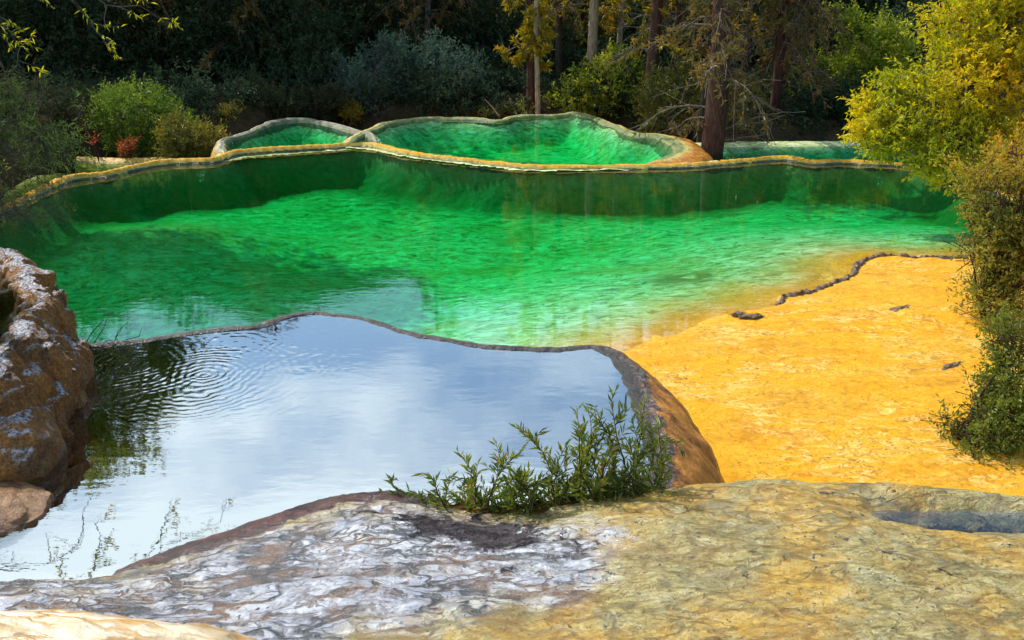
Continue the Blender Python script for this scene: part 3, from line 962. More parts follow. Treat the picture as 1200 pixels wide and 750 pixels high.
# lower rounded lumps against the outcrop
def boulder(name, loc, size, mat, seed, rz=0.0, label='', cat='rock'):
    bm = bmesh.new()
    bmesh.ops.create_icosphere(bm, subdivisions=5, radius=1)
    V = np.array([v.co[:] for v in bm.verts])
    n = fbm(V, 1.3, 4, seed)
    n2 = fbm(V, 5, 4, seed + 3)
    V = V * (1 + (.22 + .35 * (cat == 'crust')) * n + (.06 + .3 * (cat == 'crust')) * n2)[:, None] * np.array(size)
    for v, c in zip(bm.verts, V):
        v.co = c
    me = bpy.data.meshes.new(name)
    bm.to_mesh(me); bm.free()
    me.polygons.foreach_set('use_smooth', [True] * len(me.polygons))
    me.materials.append(mat)
    o = bpy.data.objects.new(name, me)
    COL.objects.link(o)
    o.location = tuple(loc); o.rotation_euler = (0, 0, rz)
    return tag(o, label, cat)


c = onz(42, 545, 1.0)
boulder('boulder', (c[0] - .12, c[1] + .08, 1.02), (.24, .3, .27), M['outcrop'], 5, .3, 'rounded brown boulder at the foot of the rock wall, touching the front pool')
M['ledge'] = simple_rock('brown ledge', [(.35, (.03, .014, .008)), (.5, (.2, .09, .03)), (.65, (.4, .22, .09))], 9, .3)
c = onz(-2, 598, 1.0)
boulder('boulder', (c[0] - .05, c[1] + .02, .97), (.26, .3, .1), M['ledge'], 8, .8, 'low brown ledge just above the pool water in front of the rock wall')

# crust ridge on the shore and crumbs
CR = line(crust_px, .01)
CR[-1, 2] = -.1; CR[-2, 2] = 0
sweep('crust_ridge', CR, [(-.07, -.08), (-.035, -.0), (-.01, .03), (.015, .026), (.04, .0), (.08, -.08)], M['crust'], side=1, step=.01, amp=.04, nscale=11, crest=.035, seed=101, sub=4, rough=.035)
tag(bpy.data.objects['crust_ridge'], 'crumbly dark brown crust ridge between the emerald pool and the orange flat', 'ridge')
for i, (px, py, sz, lb) in enumerate([(866, 369, (.08, .05, .03), 'dark crust crumb on the shoreline, left one of a pair below the crust ridge'),
                                      (881, 371, (.12, .05, .025), 'flat dark crust crumb on the shoreline, nearer the crust ridge than its neighbour'),
                                      (1058, 362, (.13, .07, .025), 'flat brown crust flake lying alone in the middle of the orange flat'),
                                      (1115, 431, (.16, .05, .03), 'thin dark crust flake on the orange flat beside the low right bush')]):
    c = onz(px, py, .03)
    boulder('crust_flake', (c[0], c[1], .03), sz, M['crust'], 200 + i, .2 * i, lb, 'crust')

# ------------------------------------------------------------------ vegetation
def rnd_dirs(rng, n):
    v = rng.normal(size=(n, 3))
    return v / np.linalg.norm(v, axis=1, keepdims=True)


def foliage(rng, envs, n_twigs, per, twig_len, L, W, up=.25, gap=.0, gscale=1.2, spread=.9, shell=.45, droop=0.0, tip_tint=.0, seed=0):
    """twigs with leaves in a set of ellipsoids (centre, radii). Returns leaf arrays and twig bases/tips."""
    C = np.array([e[0] for e in envs], float)
    Rr = np.array([e[1] for e in envs], float)
    vol = np.prod(Rr, axis=1) ** .75
    k = rng.choice(len(envs), n_twigs * 3, p=vol / vol.sum())
    dv = rnd_dirs(rng, n_twigs * 3)
    rad = (shell + (1 - shell) * rng.random(n_twigs * 3)) ** .8
    rad *= 1 + .22 * vnoise(dv * 2.2 + k[:, None] * 7.0, seed + 3)
    P = C[k] + dv * rad[:, None] * Rr[k]
    g = fbm(P, gscale, 3, seed)
    P_ok = np.where(g > gap - .25 + .0)[0][:n_twigs]
    P, dv = P[P_ok], dv[P_ok]
    n = len(P)
    dirs = dv * .8 + rnd_dirs(rng, n) * .6 + np.array([0, 0, up])
    dirs /= np.linalg.norm(dirs, axis=1, keepdims=True)
    tl = twig_len * (.6 + .8 * rng.random(n))
    base = P - dirs * tl[:, None] * .5
    t = (np.arange(per)[None, :] + rng.random((n, per))) / per
    pos = base[:, None] + dirs[:, None] * (tl[:, None] * (.15 + .85 * t))[..., None]
    pos[..., 2] -= droop * (t ** 2) * tl[:, None]
    side = rnd_dirs(rng, n * per).reshape(n, per, 3)
    side -= (side * dirs[:, None]).sum(-1, keepdims=True) * dirs[:, None]
    ld = dirs[:, None] * (1 - spread * .55) + side * spread
    ld[..., 2] += up * .3 - droop * .5
    nrm = rnd_dirs(rng, n * per).reshape(n, per, 3) * .7 + np.array([0, 0, .8])
    sz = .65 + .6 * rng.random((n, per))
    clump = np.clip(.5 + 1.1 * fbm(P, 1.1, 3, seed + 11), 0, 1)[:, None]
    tw = np.clip(rng.random((n, per)) * .4 + rng.random((n, 1)) * .22 + clump * .42 - .02, 0, 1)
    V, F, T = leaf_arrays(pos.reshape(-1, 3), ld.reshape(-1, 3), nrm.reshape(-1, 3), (L * sz).ravel(), (W * sz).ravel(), tw.ravel())
    return (V, F, T), base, P, dirs, tl


def limbs(rng, root, bases, n, r0, bend=.35, seg=6):
    out = []
    idx = rng.choice(len(bases), min(n, len(bases)), replace=False)
    root = np.asarray(root, float)
    for i in idx:
        e = bases[i]
        d = e - root
        ln = np.linalg.norm(d)
        ctrl = root + d * .45 + np.array([0, 0, bend * ln * (.3 + .5 * rng.random())]) + rng.normal(size=3) * .05 * ln
        t = np.linspace(0, 1, seg)[:, None]
        p = (1 - t) ** 2 * root + 2 * t * (1 - t) * ctrl + t ** 2 * e
        p[1:-1] += rng.normal(size=(seg - 2, 3)) * .015 * ln
        out.append((p, np.linspace(r0, r0 * .18, seg)))
    return out


def twig_tubes(base, P, dirs, tl, rng, n, r):
    out = []
    for i in rng.choice(len(base), min(n, len(base)), replace=False):
        p = np.stack([base[i] - dirs[i] * tl[i] * .6 + rng.normal(size=3) * .03 * tl[i], base[i], base[i] + dirs[i] * tl[i] * .8])
        out.append((p, np.array([r * 1.3, r, r * .5])))
    return out


def shrub(name, loc, envs, leaf, bark, label, cat, n_twigs=500, per=10, twig=.3, L=.06, W=.025, up=.25, gap=0.0, gscale=1.2, spread=.9, shell=.4,
          droop=0., n_limb=24, r=.02, n_tw=150, seed=1, group=None, root_z=0.0, trunk=None):
    """envs in local coordinates relative to loc (base point)"""
    rng = np.random.default_rng(seed)
    root = empty(name, loc, 0, label, cat, group)
    (V, F, T), base, P, dirs, tl = foliage(rng, envs, n_twigs, per, twig, L, W, up, gap, gscale, spread, shell, droop, seed=seed)
    mesh('crown' if trunk else 'foliage', V, F, M[leaf], root, False, {'tint': T})
    lb = limbs(rng, (0, 0, root_z), base, n_limb, r)
    tw = twig_tubes(base, P, dirs, tl, rng, n_tw, r * .22)
    if trunk:
        h, rt = trunk
        zz = np.linspace(-.3, h, 9)
        tp = np.stack([.06 * h * np.sin(zz * .7 + seed) * .5, .05 * h * np.cos(zz * .6 + seed) * .4, zz], 1)
        tp[:, :2] -= tp[1, :2]
        polys = [(tp, np.linspace(rt * 1.25, rt * .35, 9))]
        lb = limbs(rng, tp[4], base, n_limb // 2, rt * .4) + limbs(rng, tp[6], base, n_limb // 2, rt * .35)
        V, F = tubes(polys, 8)
        tr = mesh('trunk', V, F, M[bark], root)
        V, F = tubes(lb + tw, 4)
        mesh('branches', V, F, M[bark], tr)
    else:
        V, F = tubes(lb + tw, 4)
        mesh('stems', V, F, M[bark], root)
    return root


def env_px(loc, Y, *ells):
    """ellipsoids given by where they stand on the photograph at depth Y: (cx, cy, half width px, half height px, depth radius m, dY)"""
    out = []
    for (cx, cy, rx, ry, ryd, dY) in ells:
        p = at(cx, cy, Y + dY)
        depth = np.dot(p - np.array([0, 0, CAMZ]), _fw)
        s_ = depth / FPX
        out.append((p - np.asarray(loc), (rx * s_, ryd, ry * s_)))
    return out


def gz(xv, yv):
    return 0.15


# --- dark background: forest mass
rng = np.random.default_rng(77)
envs = []
for i in range(46):
    X = -30 + 60 * (i / 45.0) + rng.normal() * .8
    Yd = 33 + rng.random() * 8
    hh = (7.5 + 3.5 * rng.random()) * (1.0 if X < -7 else .52)
    for k in range(3):
        envs.append(((X + rng.normal() * .9, Yd + rng.normal() * 1.0, hh * (.2 + .3 * k)), (2.0 - .35 * k, 1.6 - .3 * k, hh * .24)))
(V, F, T), *_ = foliage(rng, envs, 7000, 11, 1.0, .3, .15, .1, .0, .5, 1.0, .5, seed=5)
tag(mesh('forest', V, F, M['leaf_dark'], None, False, {'tint': T}), 'dark forest mass filling the slope behind the pools', 'forest', kind='stuff')

rng = np.random.default_rng(78)
envs = []
for i in range(190):
    X = rng.uniform(-18, 18)
    Yd = (22.6 if X < -4 else 24.5 if X < 4.5 else 21.8) + 9.5 * rng.random() ** 1.5
    h_ = rng.uniform(.5, 1.5) * (.7 if Yd < 26.5 else 1.3)
    envs.append(((X, Yd, .06 * max(Yd - 26, 0) + .45 * h_), (rng.uniform(.6, 1.3), rng.uniform(.5, .9), h_ * .75)))
(V, F, T), *_ = foliage(rng, envs, 8500, 11, .5, .14, .055, .3, -.1, .8, 1.0, .35, seed=6)
tag(mesh('undergrowth', V, F, M['leaf_dark'], None, False, {'tint': T}), 'dark low undergrowth covering the forest floor behind the pools', 'undergrowth', kind='stuff')

# --- individual dark trees (crown + trunk)
dark_trees = [
    # px, top px, Y, half width px, leaf, label
    (60, -40, 27, 95, 'leaf_dark', 'black green broadleaf tree behind the left willow and the round green shrub'),
    (200, -60, 28, 95, 'leaf_brown', 'dark brownish green tree rising directly behind the round green shrub'),
    (320, -30, 27.5, 85, 'leaf_dark', 'dark spreading tree behind the small pool left of the round pool'),
    (420, -70, 30, 90, 'leaf_brown', 'tall shadowed tree behind the blue green willow thicket'),
    (545, -60, 30, 80, 'leaf_dark', 'dark tree between the blue green thicket and the twin conifer trunks'),
    (690, -80, 32, 80, 'leaf_olive', 'shaded olive tree behind the bright yellow green bush'),
    (905, -50, 31, 80, 'leaf_dark', 'dark tree behind the dead spruce with hanging twigs'),
    (1030, -60, 31, 90, 'leaf_dark', 'dark green tree behind the light green saplings at the right'),
    (1150, -60, 26, 90, 'leaf_dark', 'shadowed tree behind the upper part of the big yellow bush'),
]
for i, (px, top, Y, hw, lf, lb) in enumerate(dark_trees):
    p = at(px, 130, Y)
    p[2] = .25
    sc = Y * 1.0 / FPX
    H = (6.0 + (i % 3) * .5) if px < 300 else 4.3 + (i % 3) * .35
    rx = hw * sc
    ev = [((0, 0, H * .6), (rx, rx * .8, H * .3)), ((rx * .45, -.2, H * .25), (rx * .8, rx * .7, H * .24)), ((-rx * .5, -.1, H * .27), (rx * .8, rx * .7, H * .25)), ((0, -.6, H * .2), (rx * .8, rx * .5, H * .16)),
          ((0.1, 0, H * .88), (rx * .6, rx * .6, H * .16))]
    shrub('broadleaf_tree', p, ev, lf, 'bark_dark', lb, 'tree', n_twigs=1900, per=10, twig=.7, L=.15, W=.065, gap=.0, gscale=.9, seed=300 + i, n_limb=20, r=.05, n_tw=150,
          trunk=(H * .75, .14), group='dark trees behind the pools')

# --- blue green thicket (three shrubs) and others behind the pools
def px_shrub(name, base_px, Y, ells, leaf, bark, label, cat='shrub', zb=None, **kw):
    loc = at(base_px, 150, Y)
    loc[2] = .1 if zb is None else zb
    ev = env_px(loc, Y, *ells)
    return shrub(name, loc, ev, leaf, bark, label, cat, **kw)


px_shrub('willow_shrub', 430, 25.2, [(430, 95, 40, 45, 1.0, 0), (455, 70, 30, 30, .8, .3), (410, 120, 28, 30, .8, 0)], 'leaf_blue', 'bark_grey',
         'blue green shrub left in the thicket behind the round pool', n_twigs=750, per=12, twig=.5, L=.11, W=.04, seed=11, gap=.05)
px_shrub('willow_shrub', 530, 25.6, [(530, 100, 45, 38, 1.0, 0), (510, 75, 28, 28, .8, .3), (555, 112, 30, 25, .8, 0)], 'leaf_blue', 'bark_grey',
         'blue green shrub with broad low crown behind the middle of the round pool', n_twigs=750, per=12, twig=.5, L=.11, W=.04, seed=12, gap=.05)
px_shrub('willow_shrub', 370, 26.5, [(375, 70, 40, 60, 1.0, 0), (350, 105, 35, 35, .8, 0)], 'leaf_dark', 'bark_grey',
         'grey green drooping shrub behind the small pool, beside the blue green thicket', n_twigs=600, per=12, twig=.5, L=.12, W=.04, seed=13, gap=.1, droop=.3)
px_shrub('willow_shrub', 150, 21.0, [(155, 130, 50, 33, .9, 0), (120, 150, 32, 26, .7, 0), (195, 150, 32, 28, .7, .1), (165, 165, 50, 18, .8, 0)], 'leaf_green', 'bark_grey',
         'dense round green shrub behind the shallow olive pool', n_twigs=1300, per=12, twig=.35, L=.085, W=.026, seed=14, gap=.0)
px_shrub('willow_shrub', 215, 20.0, [(210, 162, 34, 26, .6, 0), (240, 168, 24, 20, .5, 0), (195, 175, 26, 14, .5, 0)], 'leaf_olive', 'bark_grey',
         'olive shrub between the round green shrub and the small pool', n_twigs=600, per=12, twig=.35, L=.075, W=.025, seed=15, gap=.05)
px_shrub('willow_shrub', 272, 22.6, [(272, 140, 17, 18, .35, 0), (262, 155, 18, 12, .35, 0)], 'leaf_olive', 'bark_grey',
         'small yellow green shrub standing left of the small pool rim', n_twigs=230, per=9, twig=.35, L=.08, W=.025, seed=16, gap=.1, up=.5)
px_shrub('dark_shrub', 300, 23.4, [(300, 118, 34, 20, .6, 0), (330, 122, 26, 16, .5, 0), (275, 112, 24, 22, .5, .3)], 'leaf_brown', 'bark_dark',
         'dark brownish shrub just behind the left part of the small pool', n_twigs=420, per=11, twig=.4, L=.09, W=.035, seed=51, gap=.0)
px_shrub('dark_shrub', 375, 24.3, [(365, 122, 34, 18, .6, 0), (395, 118, 22, 16, .5, 0)], 'leaf_brown', 'bark_dark',
         'dark shrub behind the right part of the small pool, beside the conifer sapling', n_twigs=330, per=11, twig=.4, L=.09, W=.035, seed=52, gap=.0)
px_shrub('dark_shrub', 40, 20.5, [(30, 120, 50, 34, .8, 0), (85, 128, 30, 26, .6, .2), (-20, 130, 50, 50, .8, 0)], 'leaf_brown', 'bark_dark',
         'dark shrub behind the left willow, left of the round green shrub', n_twigs=650, per=11, twig=.4, L=.09, W=.032, seed=53, gap=.0)
px_shrub('red_sapling', 110, 19.4, [(111, 173, 8, 12, .12, 0), (109, 178, 6, 8, .1, 0)], 'leaf_red', 'bark_red',
         'thin red leaved sapling, shorter of two on the olive pool rim', 'sapling', zb=-.3, n_twigs=26, per=8, twig=.22, L=.06, W=.03, seed=17, up=.8, n_limb=6, r=.008, n_tw=20)
px_shrub('red_sapling', 148, 19.6, [(149, 166, 11, 12, .15, 0), (145, 176, 8, 8, .12, 0)], 'leaf_red', 'bark_red',
         'taller red leaved sapling on the olive pool rim in front of the green shrub', 'sapling', zb=-.3, n_twigs=40, per=8, twig=.25, L=.06, W=.03, seed=18, up=.8, n_limb=8, r=.008, n_tw=30)
px_shrub('small_spruce', 411, 24.2, [(411, 133, 11, 10, .3, 0), (411, 124, 5, 8, .15, 0)], 'needle_gold', 'bark_grey',
         'small yellow green conifer sapling at the junction of the two round rims', 'sapling', n_twigs=120, per=9, twig=.25, L=.07, W=.025, seed=19, up=.4, r=.012)
px_shrub('grey_shrub', 440, 24.3, [(440, 135, 14, 9, .3, 0)], 'leaf_blue', 'bark_grey',
         'low silvery shrub just behind the far left rim of the round pool', n_twigs=110, per=9, twig=.3, L=.07, W=.03, seed=20, up=.4, r=.012)
px_shrub('sunlit_shrub', 700, 25.0, [(705, 105, 42, 34, .9, 0), (675, 118, 28, 24, .7, 0), (735, 95, 30, 32, .7, .2), (720, 72, 16, 16, .5, .2)], 'leaf_lime', 'bark_grey',
         'bright yellow green bush behind the far rim of the round pool', n_twigs=900, per=11, twig=.45, L=.1, W=.045, seed=21, gap=.05)
px_shrub('olive_shrub', 785, 22.5, [(780, 135, 30, 35, .6, 0), (800, 105, 26, 35, .6, .3), (765, 110, 20, 30, .5, .3)], 'leaf_olive', 'bark_grey',
         'olive brown shrub between the round pool and the dark thick trunk', n_twigs=700, per=10, twig=.4, L=.08, W=.035, seed=22, gap=.12)
px_shrub('olive_shrub', 600, 24.6, [(610, 128, 22, 7, .4, 0), (575, 132, 16, 5, .4, 0)], 'leaf_willow', 'bark_grey',
         'low sparse shrub at the foot of the twin conifer trunks', n_twigs=130, per=9, twig=.4, L=.08, W=.03, seed=23, up=.5, r=.012)
px_shrub('sunlit_shrub', 1000, 23.5, [(1000, 70, 42, 45, .9, 0), (970, 95, 32, 36, .8, 0), (1035, 60, 34, 40, .8, .2), (985, 35, 26, 25, .6, .3)], 'leaf_lime', 'bark_grey',
         'tall leafy green sapling clump between the dead spruce and the big yellow bush', n_twigs=1100, per=11, twig=.5, L=.1, W=.045, seed=24, gap=.08)
px_shrub('dark_shrub', 965, 21.9, [(960, 140, 42, 28, .8, 0), (995, 130, 30, 30, .7, 0), (925, 150, 26, 18, .6, 0)], 'leaf_dark', 'bark_dark',
         'dark shaded shrub on the far bank of the teal pool', n_twigs=700, per=11, twig=.45, L=.1, W=.04, seed=25, gap=.02)
px_shrub('olive_shrub', 885, 21.8, [(885, 150, 35, 18, .6, 0), (870, 120, 26, 30, .6, .3)], 'leaf_olive', 'bark_grey',
         'brownish undergrowth shrub right of the dark thick trunk by the teal pool', n_twigs=420, per=10, twig=.4, L=.08, W=.03, seed=26, gap=.15)

# --- conifers
def conifer(px_base, py_base, Y, px_top, r, height, label, bark='bark_red', n_br=26, blen=1.2, needles='needle_gold', tufts=200, zmin=.5, droop=.35, seed=0,
            hang=0, sides=8, ntuft_side=0, name='spruce_tree', zb=None):
    rng = np.random.default_rng(seed)
    b = at(px_base, py_base, Y)
    if zb is not None: b[2] = zb
    root = empty(name, b, 0, label, 'tree')
    dep = np.dot(at(px_base, py_base, Y) - np.array([0, 0, CAMZ]), _fw)
    lean = 0.0
    zz = np.linspace(-.5, height, 14)
    tp = np.stack([lean * zz + .03 * np.sin(zz * 1.3 + seed), .03 * np.cos(zz + seed), zz], 1)
    V, F = tubes([(tp, r * (1.12 - .8 * np.clip(zz, 0, None) / height))], sides)
    V += (fbm(V, 6, 3, seed) * r * .25)[:, None] * np.array([1, 1, 0])
    tr = mesh('trunk', V, F, M[bark], root)
    polys = []
    tips = []
    for i in range(n_br):
        h = zmin + (height - zmin) * (i + rng.random()) / n_br
        a = rng.random() * 2 * math.pi
        ln = blen * (.5 + .7 * rng.random()) * (1 - .55 * h / height)
        dv = np.array([math.cos(a), math.sin(a), 0])
        t = np.linspace(0, 1, 7)
        p = np.array([0, 0, h]) + dv * (ln * t)[:, None]
        p[:, 2] += ln * (.12 * np.sin(t * 3) - droop * t ** 1.6)
        p += rng.normal(size=p.shape) * .02 * t[:, None]
        polys.append((p, np.linspace(.02, .004, 7) * (r / .12) ** .4))
        for k in range(int(5 + 9 * ln)):
            tt = .25 + .75 * rng.random()
            j = p[int(tt * 6)]
            sd_ = rng.normal(size=3) * .5 + dv * .4 + np.array([0, 0, -.3 - hang * rng.random()])
            l2 = ln * .32 * (.5 + rng.random())
            e = j + sd_ * l2
            m_ = (j + e) / 2 + rng.normal(size=3) * .04 + np.array([0, 0, .02])
            polys.append((np.stack([j, m_, e]), np.array([.007, .005, .003])))
            tips.append((j, e))
    V, F = tubes(polys, 4)
    mesh('branches', V, F, M['twig'], root)
    if tufts and tips:
        J = np.array([t_[0] for t_ in tips]); E = np.array([t_[1] for t_ in tips])
        # whole branchlets carry needles, others are bare
        pick = rng.choice(len(J), max(8, int(len(J) * min(1.0, tufts / len(J)))), replace=False)
        per = 26
        t = rng.random((len(pick), per, 1))
        pos = J[pick][:, None] + (E - J)[pick][:, None] * t
        d = (E - J)[pick][:, None] * .8 / np.maximum(np.linalg.norm((E - J)[pick], axis=1)[:, None, None], 1e-6) + rng.normal(size=pos.shape) * .6
        tn = np.clip(rng.random((len(pick), 1)) * .6 + rng.random((len(pick), per)) * .4, 0, 1)
        n = pos.reshape(-1, 3)
        V, F, T = leaf_arrays(n, d.reshape(-1, 3), rnd_dirs(rng, len(n)), np.full(len(n), .13) * (.6 + .8 * rng.random(len(n))), np.full(len(n), .034), tn.ravel())
        mesh('needles', V, F, M[needles], root, False, {'tint': T})
    return root


conifer(621, 132, 24.6, 621, .105, 8.2, 'slim reddish conifer trunk with golden tufts, left of a pair behind the round pool', n_br=46, blen=.8, tufts=330, zmin=.9, seed=1, zb=.1)
conifer(629, 132, 24.3, 629, .06, 6.4, 'thin pale bare conifer stem, right of a pair behind the round pool', bark='bark_pale', n_br=30, blen=.7, tufts=130, zmin=1.2, seed=2, zb=.1)
conifer(694, 110, 26.0, 694, .13, 8.5, 'brown conifer trunk rising out of the bright yellow green bush', bark='bark_pale', n_br=46, blen=1.5, tufts=200, zmin=2.0, seed=3, zb=.1, hang=.3)
conifer(762, 150, 23.6, 762, .13, 8.5, 'reddish conifer trunk among olive brown twigs, left of the dark thick trunk', n_br=56, blen=1.2, tufts=170, needles='needle_gold', zmin=1.2, seed=4, zb=.1, hang=.3)
conifer(822, 190, 20.6, 822, .09, 7.8, 'narrow dark stem standing close beside the dark thick trunk', bark='bark_dark', n_br=40, blen=.8, tufts=260, needles='needle_brown', zmin=1.2, seed=5, zb=-.2, hang=.5)
conifer(834, 191, 19.6, 834, .2, 9.0, 'dark thick red brown trunk rising behind the rim right of the round pool', n_br=52, blen=1.7, tufts=200, needles='needle_brown', zmin=.6, seed=6, zb=-.25, hang=.6, sides=12)
conifer(905, 150, 22.8, 905, .11, 8.0, 'half dead spruce with hanging grey brown twigs right of the dark thick trunk', n_br=100, blen=1.6, tufts=520, needles='needle_brown', zmin=1.3, seed=7, zb=0, hang=1.0, droop=.5)
conifer(790, 140, 25.5, 790, .1, 8.0, 'slender brown conifer behind the olive shrub near the round pool', bark='bark_red', n_br=60, blen=1.1, tufts=240, needles='needle_brown', zmin=1.2, seed=8, zb=.1, hang=.6)
conifer(655, 120, 27.0, 655, .1, 8.4, 'thin dark conifer behind the twin trunks and the bright bush', bark='bark_dark', n_br=44, blen=1.1, tufts=150, needles='needle_brown', zmin=1.5, seed=9, zb=.1, hang=.4)

conifer(300, 120, 27.0, 300, .1, 8.6, 'slim dark conifer trunk in the forest behind the small pool', bark='bark_grey', n_br=60, blen=1.6, tufts=330, needles='needle_brown', zmin=1.0, seed=21, zb=.2, hang=.5)
conifer(505, 115, 28.5, 505, .09, 8.6, 'slim shaded conifer rising behind the blue green thicket', bark='bark_grey', n_br=60, blen=1.5, tufts=330, needles='needle_brown', zmin=1.0, seed=22, zb=.2, hang=.5)
conifer(725, 100, 27.5, 725, .08, 8.4, 'slim pale trunk behind the right part of the bright yellow green bush', bark='bark_pale', n_br=34, blen=1.1, tufts=140, needles='needle_gold', zmin=1.6, seed=23, zb=.1, hang=.3)
conifer(870, 130, 25.5, 870, .09, 8.4, 'slim brown trunk between the dark thick trunk and the half dead spruce', bark='bark_red', n_br=44, blen=1.2, tufts=160, needles='needle_gold', zmin=1.4, seed=24, zb=.1, hang=.6)

# --- right: big yellow bush over the pool
px_shrub('yellow_bush', 1120, 14.6, [(1110, 95, 70, 55, 1.0, 0), (1150, 40, 70, 55, 1.0, .2), (1060, 145, 55, 32, .8, -.2), (1100, 165, 75, 38, .9, -.3), (1180, 110, 70, 80, 1.0, 0),
                                     (1035, 165, 38, 18, .5, -.3), (1030, 130, 36, 22, .5, -.1), (1200, -20, 80, 60, 1.0, .2), (1130, 200, 60, 22, .7, -.4), (1075, 100, 40, 20, .6, 0)],
         'leaf_yellow', 'bark_grey', 'big yellow leaved bush overhanging the right end of the emerald pool', 'bush', zb=.2,
         n_twigs=3000, per=12, twig=.36, L=.085, W=.036, seed=31, gap=.02, gscale=1.6, n_limb=50, r=.03, n_tw=500)
px_shrub('rusty_bush', 1190, 9.6, [(1185, 250, 40, 55, .5, 0), (1200, 190, 45, 50, .5, .1), (1180, 320, 34, 60, .5, 0), (1215, 300, 45, 90, .5, 0), (1158, 345, 26, 34, .35, -.1), (1160, 230, 30, 40, .4, -.1), (1172, 400, 26, 34, .35, 0), (1148, 285, 22, 34, .35, -.15), (1152, 200, 34, 34, .4, -.2)],
         'leaf_rust', 'bark_red', 'rusty green bush with bare red twigs at the right edge below the yellow bush', 'bush', zb=.05,
         n_twigs=1800, per=10, twig=.28, L=.05, W=.021, seed=32, gap=.1, gscale=2.2, n_limb=40, r=.016, n_tw=420)
px_shrub('rusty_bush', 1185, 6.9, [(1165, 478, 42, 32, .35, 0), (1200, 445, 40, 55, .4, .1), (1190, 510, 50, 30, .35, 0), (1150, 500, 32, 18, .3, -.1), (1138, 522, 26, 15, .28, -.15), (1132, 470, 28, 30, .3, .1), (1124, 500, 22, 20, .26, 0), (1170, 535, 36, 14, .3, -.2), (1185, 400, 26, 30, .3, .3)],
         'leaf_fresh', 'bark_red', 'low green and rust shrub at the right edge standing on the orange flat', 'bush', zb=.03,
         n_twigs=1150, per=10, twig=.22, L=.042, W=.017, seed=33, gap=.12, gscale=2.6, n_limb=36, r=.012, n_tw=380)

# --- left: willow shrub in front of the bank, and the tree whose branches hang in
px_shrub('willow_shrub', -120, 14.4, [(20, 150, 60, 45, .7, 0), (50, 170, 45, 32, .6, 0), (-20, 205, 50, 36, .7, -.1), (80, 130, 34, 20, .4, 0), (30, 110, 30, 30, .5, .2), (-40, 160, 60, 80, .8, 0)],
         'leaf_willow', 'bark_grey', 'olive willow shrub at the left edge hanging over the pool rim', 'shrub', zb=-.2,
         n_twigs=620, per=10, twig=.36, L=.085, W=.022, seed=41, gap=.18, gscale=1.8, n_limb=40, r=.02, n_tw=420, droop=.2)
px_shrub('willow_shrub', -90, 13.6, [(50, 250, 45, 16, .4, 0), (15, 235, 40, 24, .4, 0), (60, 215, 30, 10, .3, 0), (-40, 250, 40, 30, .4, 0)],
         'leaf_olive', 'bark_grey', 'sparse twiggy shrub reaching low over the emerald pool at the left edge', 'shrub', zb=-.1,
         n_twigs=130, per=7, twig=.3, L=.055, W=.02, seed=42, gap=.1, gscale=2, n_limb=40, r=.01, n_tw=130, droop=.3)

rng = np.random.default_rng(9)
lt = np.array([-9.2, 17.0, .2])
ev = [((1.0, 0, 5.8), (2.4, 2.2, 1.5)), ((2.1, -.4, 5.2), (1.5, 1.4, .9)), ((-.8, .4, 5.3), (1.8, 1.8, 1.3)), ((.3, 0, 7.0), (1.5, 1.4, .9)), ((-1.5, -.5, 5.2), (2.2, 1.8, 1.3))]
lefttree = shrub('broadleaf_tree', lt, ev, 'leaf_willow', 'bark_dark', 'tall tree at the left edge with branches hanging into the top corner', 'tree', n_twigs=3800, per=11, twig=.55, L=.14, W=.055,
                 gap=.05, gscale=1.0, seed=43, n_limb=30, r=.04, n_tw=250, trunk=(5.6, .16))
lefttree['label'] = 'tall tree beyond the left willow, its crown above the far left bank'
# small tree just outside the frame on the left; its thin branches hang in over the front pool
lt = np.array([-5.6, 7.7, .9])
tree2 = empty('overhanging_tree', lt, 0, 'small tree leaning in from the left, leafy twigs hanging into the top corner', 'tree')
tz = np.linspace(-1.5, 4.6, 10)
tp = np.stack([.05 * tz ** 2 * .6 - .1, .1 * np.sin(tz), tz], 1)
V, F = tubes([(tp, np.linspace(.11, .04, 10))], 8)
trunk2 = mesh('trunk', V, F, M['bark_grey'], tree2)
polys = []; LV = []
rng = np.random.default_rng(19)
def hang(pts, Y, nl, r=.009, leafy=.6, h0=3.4):
    P = np.array([at(a, b, Y + .1 * k) for k, (a, b) in enumerate(pts)]) - lt
    st = tp[np.argmin(np.abs(tz - h0))]
    C = catmull(np.vstack([st, (st * .5 + P[0] * .5) + [0, 0, .12], P]), .06)
    C += rng.normal(size=C.shape) * .005
    polys.append((C, np.linspace(r * 1.8, r * .25, len(C))))
    for k in range(nl):
        i = int((.3 + .7 * rng.random()) * (len(C) - 1))
        d_ = rng.normal(size=3) * .7 + (C[-1] - C[0]) / np.linalg.norm(C[-1] - C[0]) + np.array([0, 0, -.3])
        d_ /= np.linalg.norm(d_)
        ln = .1 + .22 * rng.random()
        e = C[i] + d_ * ln
        polys.append((np.stack([C[i], (C[i] + e) / 2 + rng.normal(size=3) * .015, e]), np.array([r * .35, r * .28, r * .15])))
        if rng.random() < leafy:
            for q_ in range(10):
                t = .35 + .65 * rng.random()
                LV.append((C[i] + d_ * ln * t, d_ * .6 + rng.normal(size=3) * .6))
hang([(-60, -60), (40, -30), (90, 5), (112, 35), (130, 60)], 7.2, 24)
hang([(20, -60), (85, -20), (125, 5), (165, 8), (198, 30)], 7.0, 26)
hang([(30, -70), (100, -25), (150, -5), (185, -2), (195, 20)], 7.5, 20)
hang([(-60, 40), (-10, 60), (10, 95), (30, 115)], 6.9, 14, .011, .15, 2.6)
hang([(-70, -20), (-20, 0), (5, 30), (22, 55), (18, 75)], 6.8, 26, .01, .9, 2.8)
hang([(-60, -150), (20, -130), (80, -100), (140, -70)], 7.3, 34, .011, .7, 4.0)
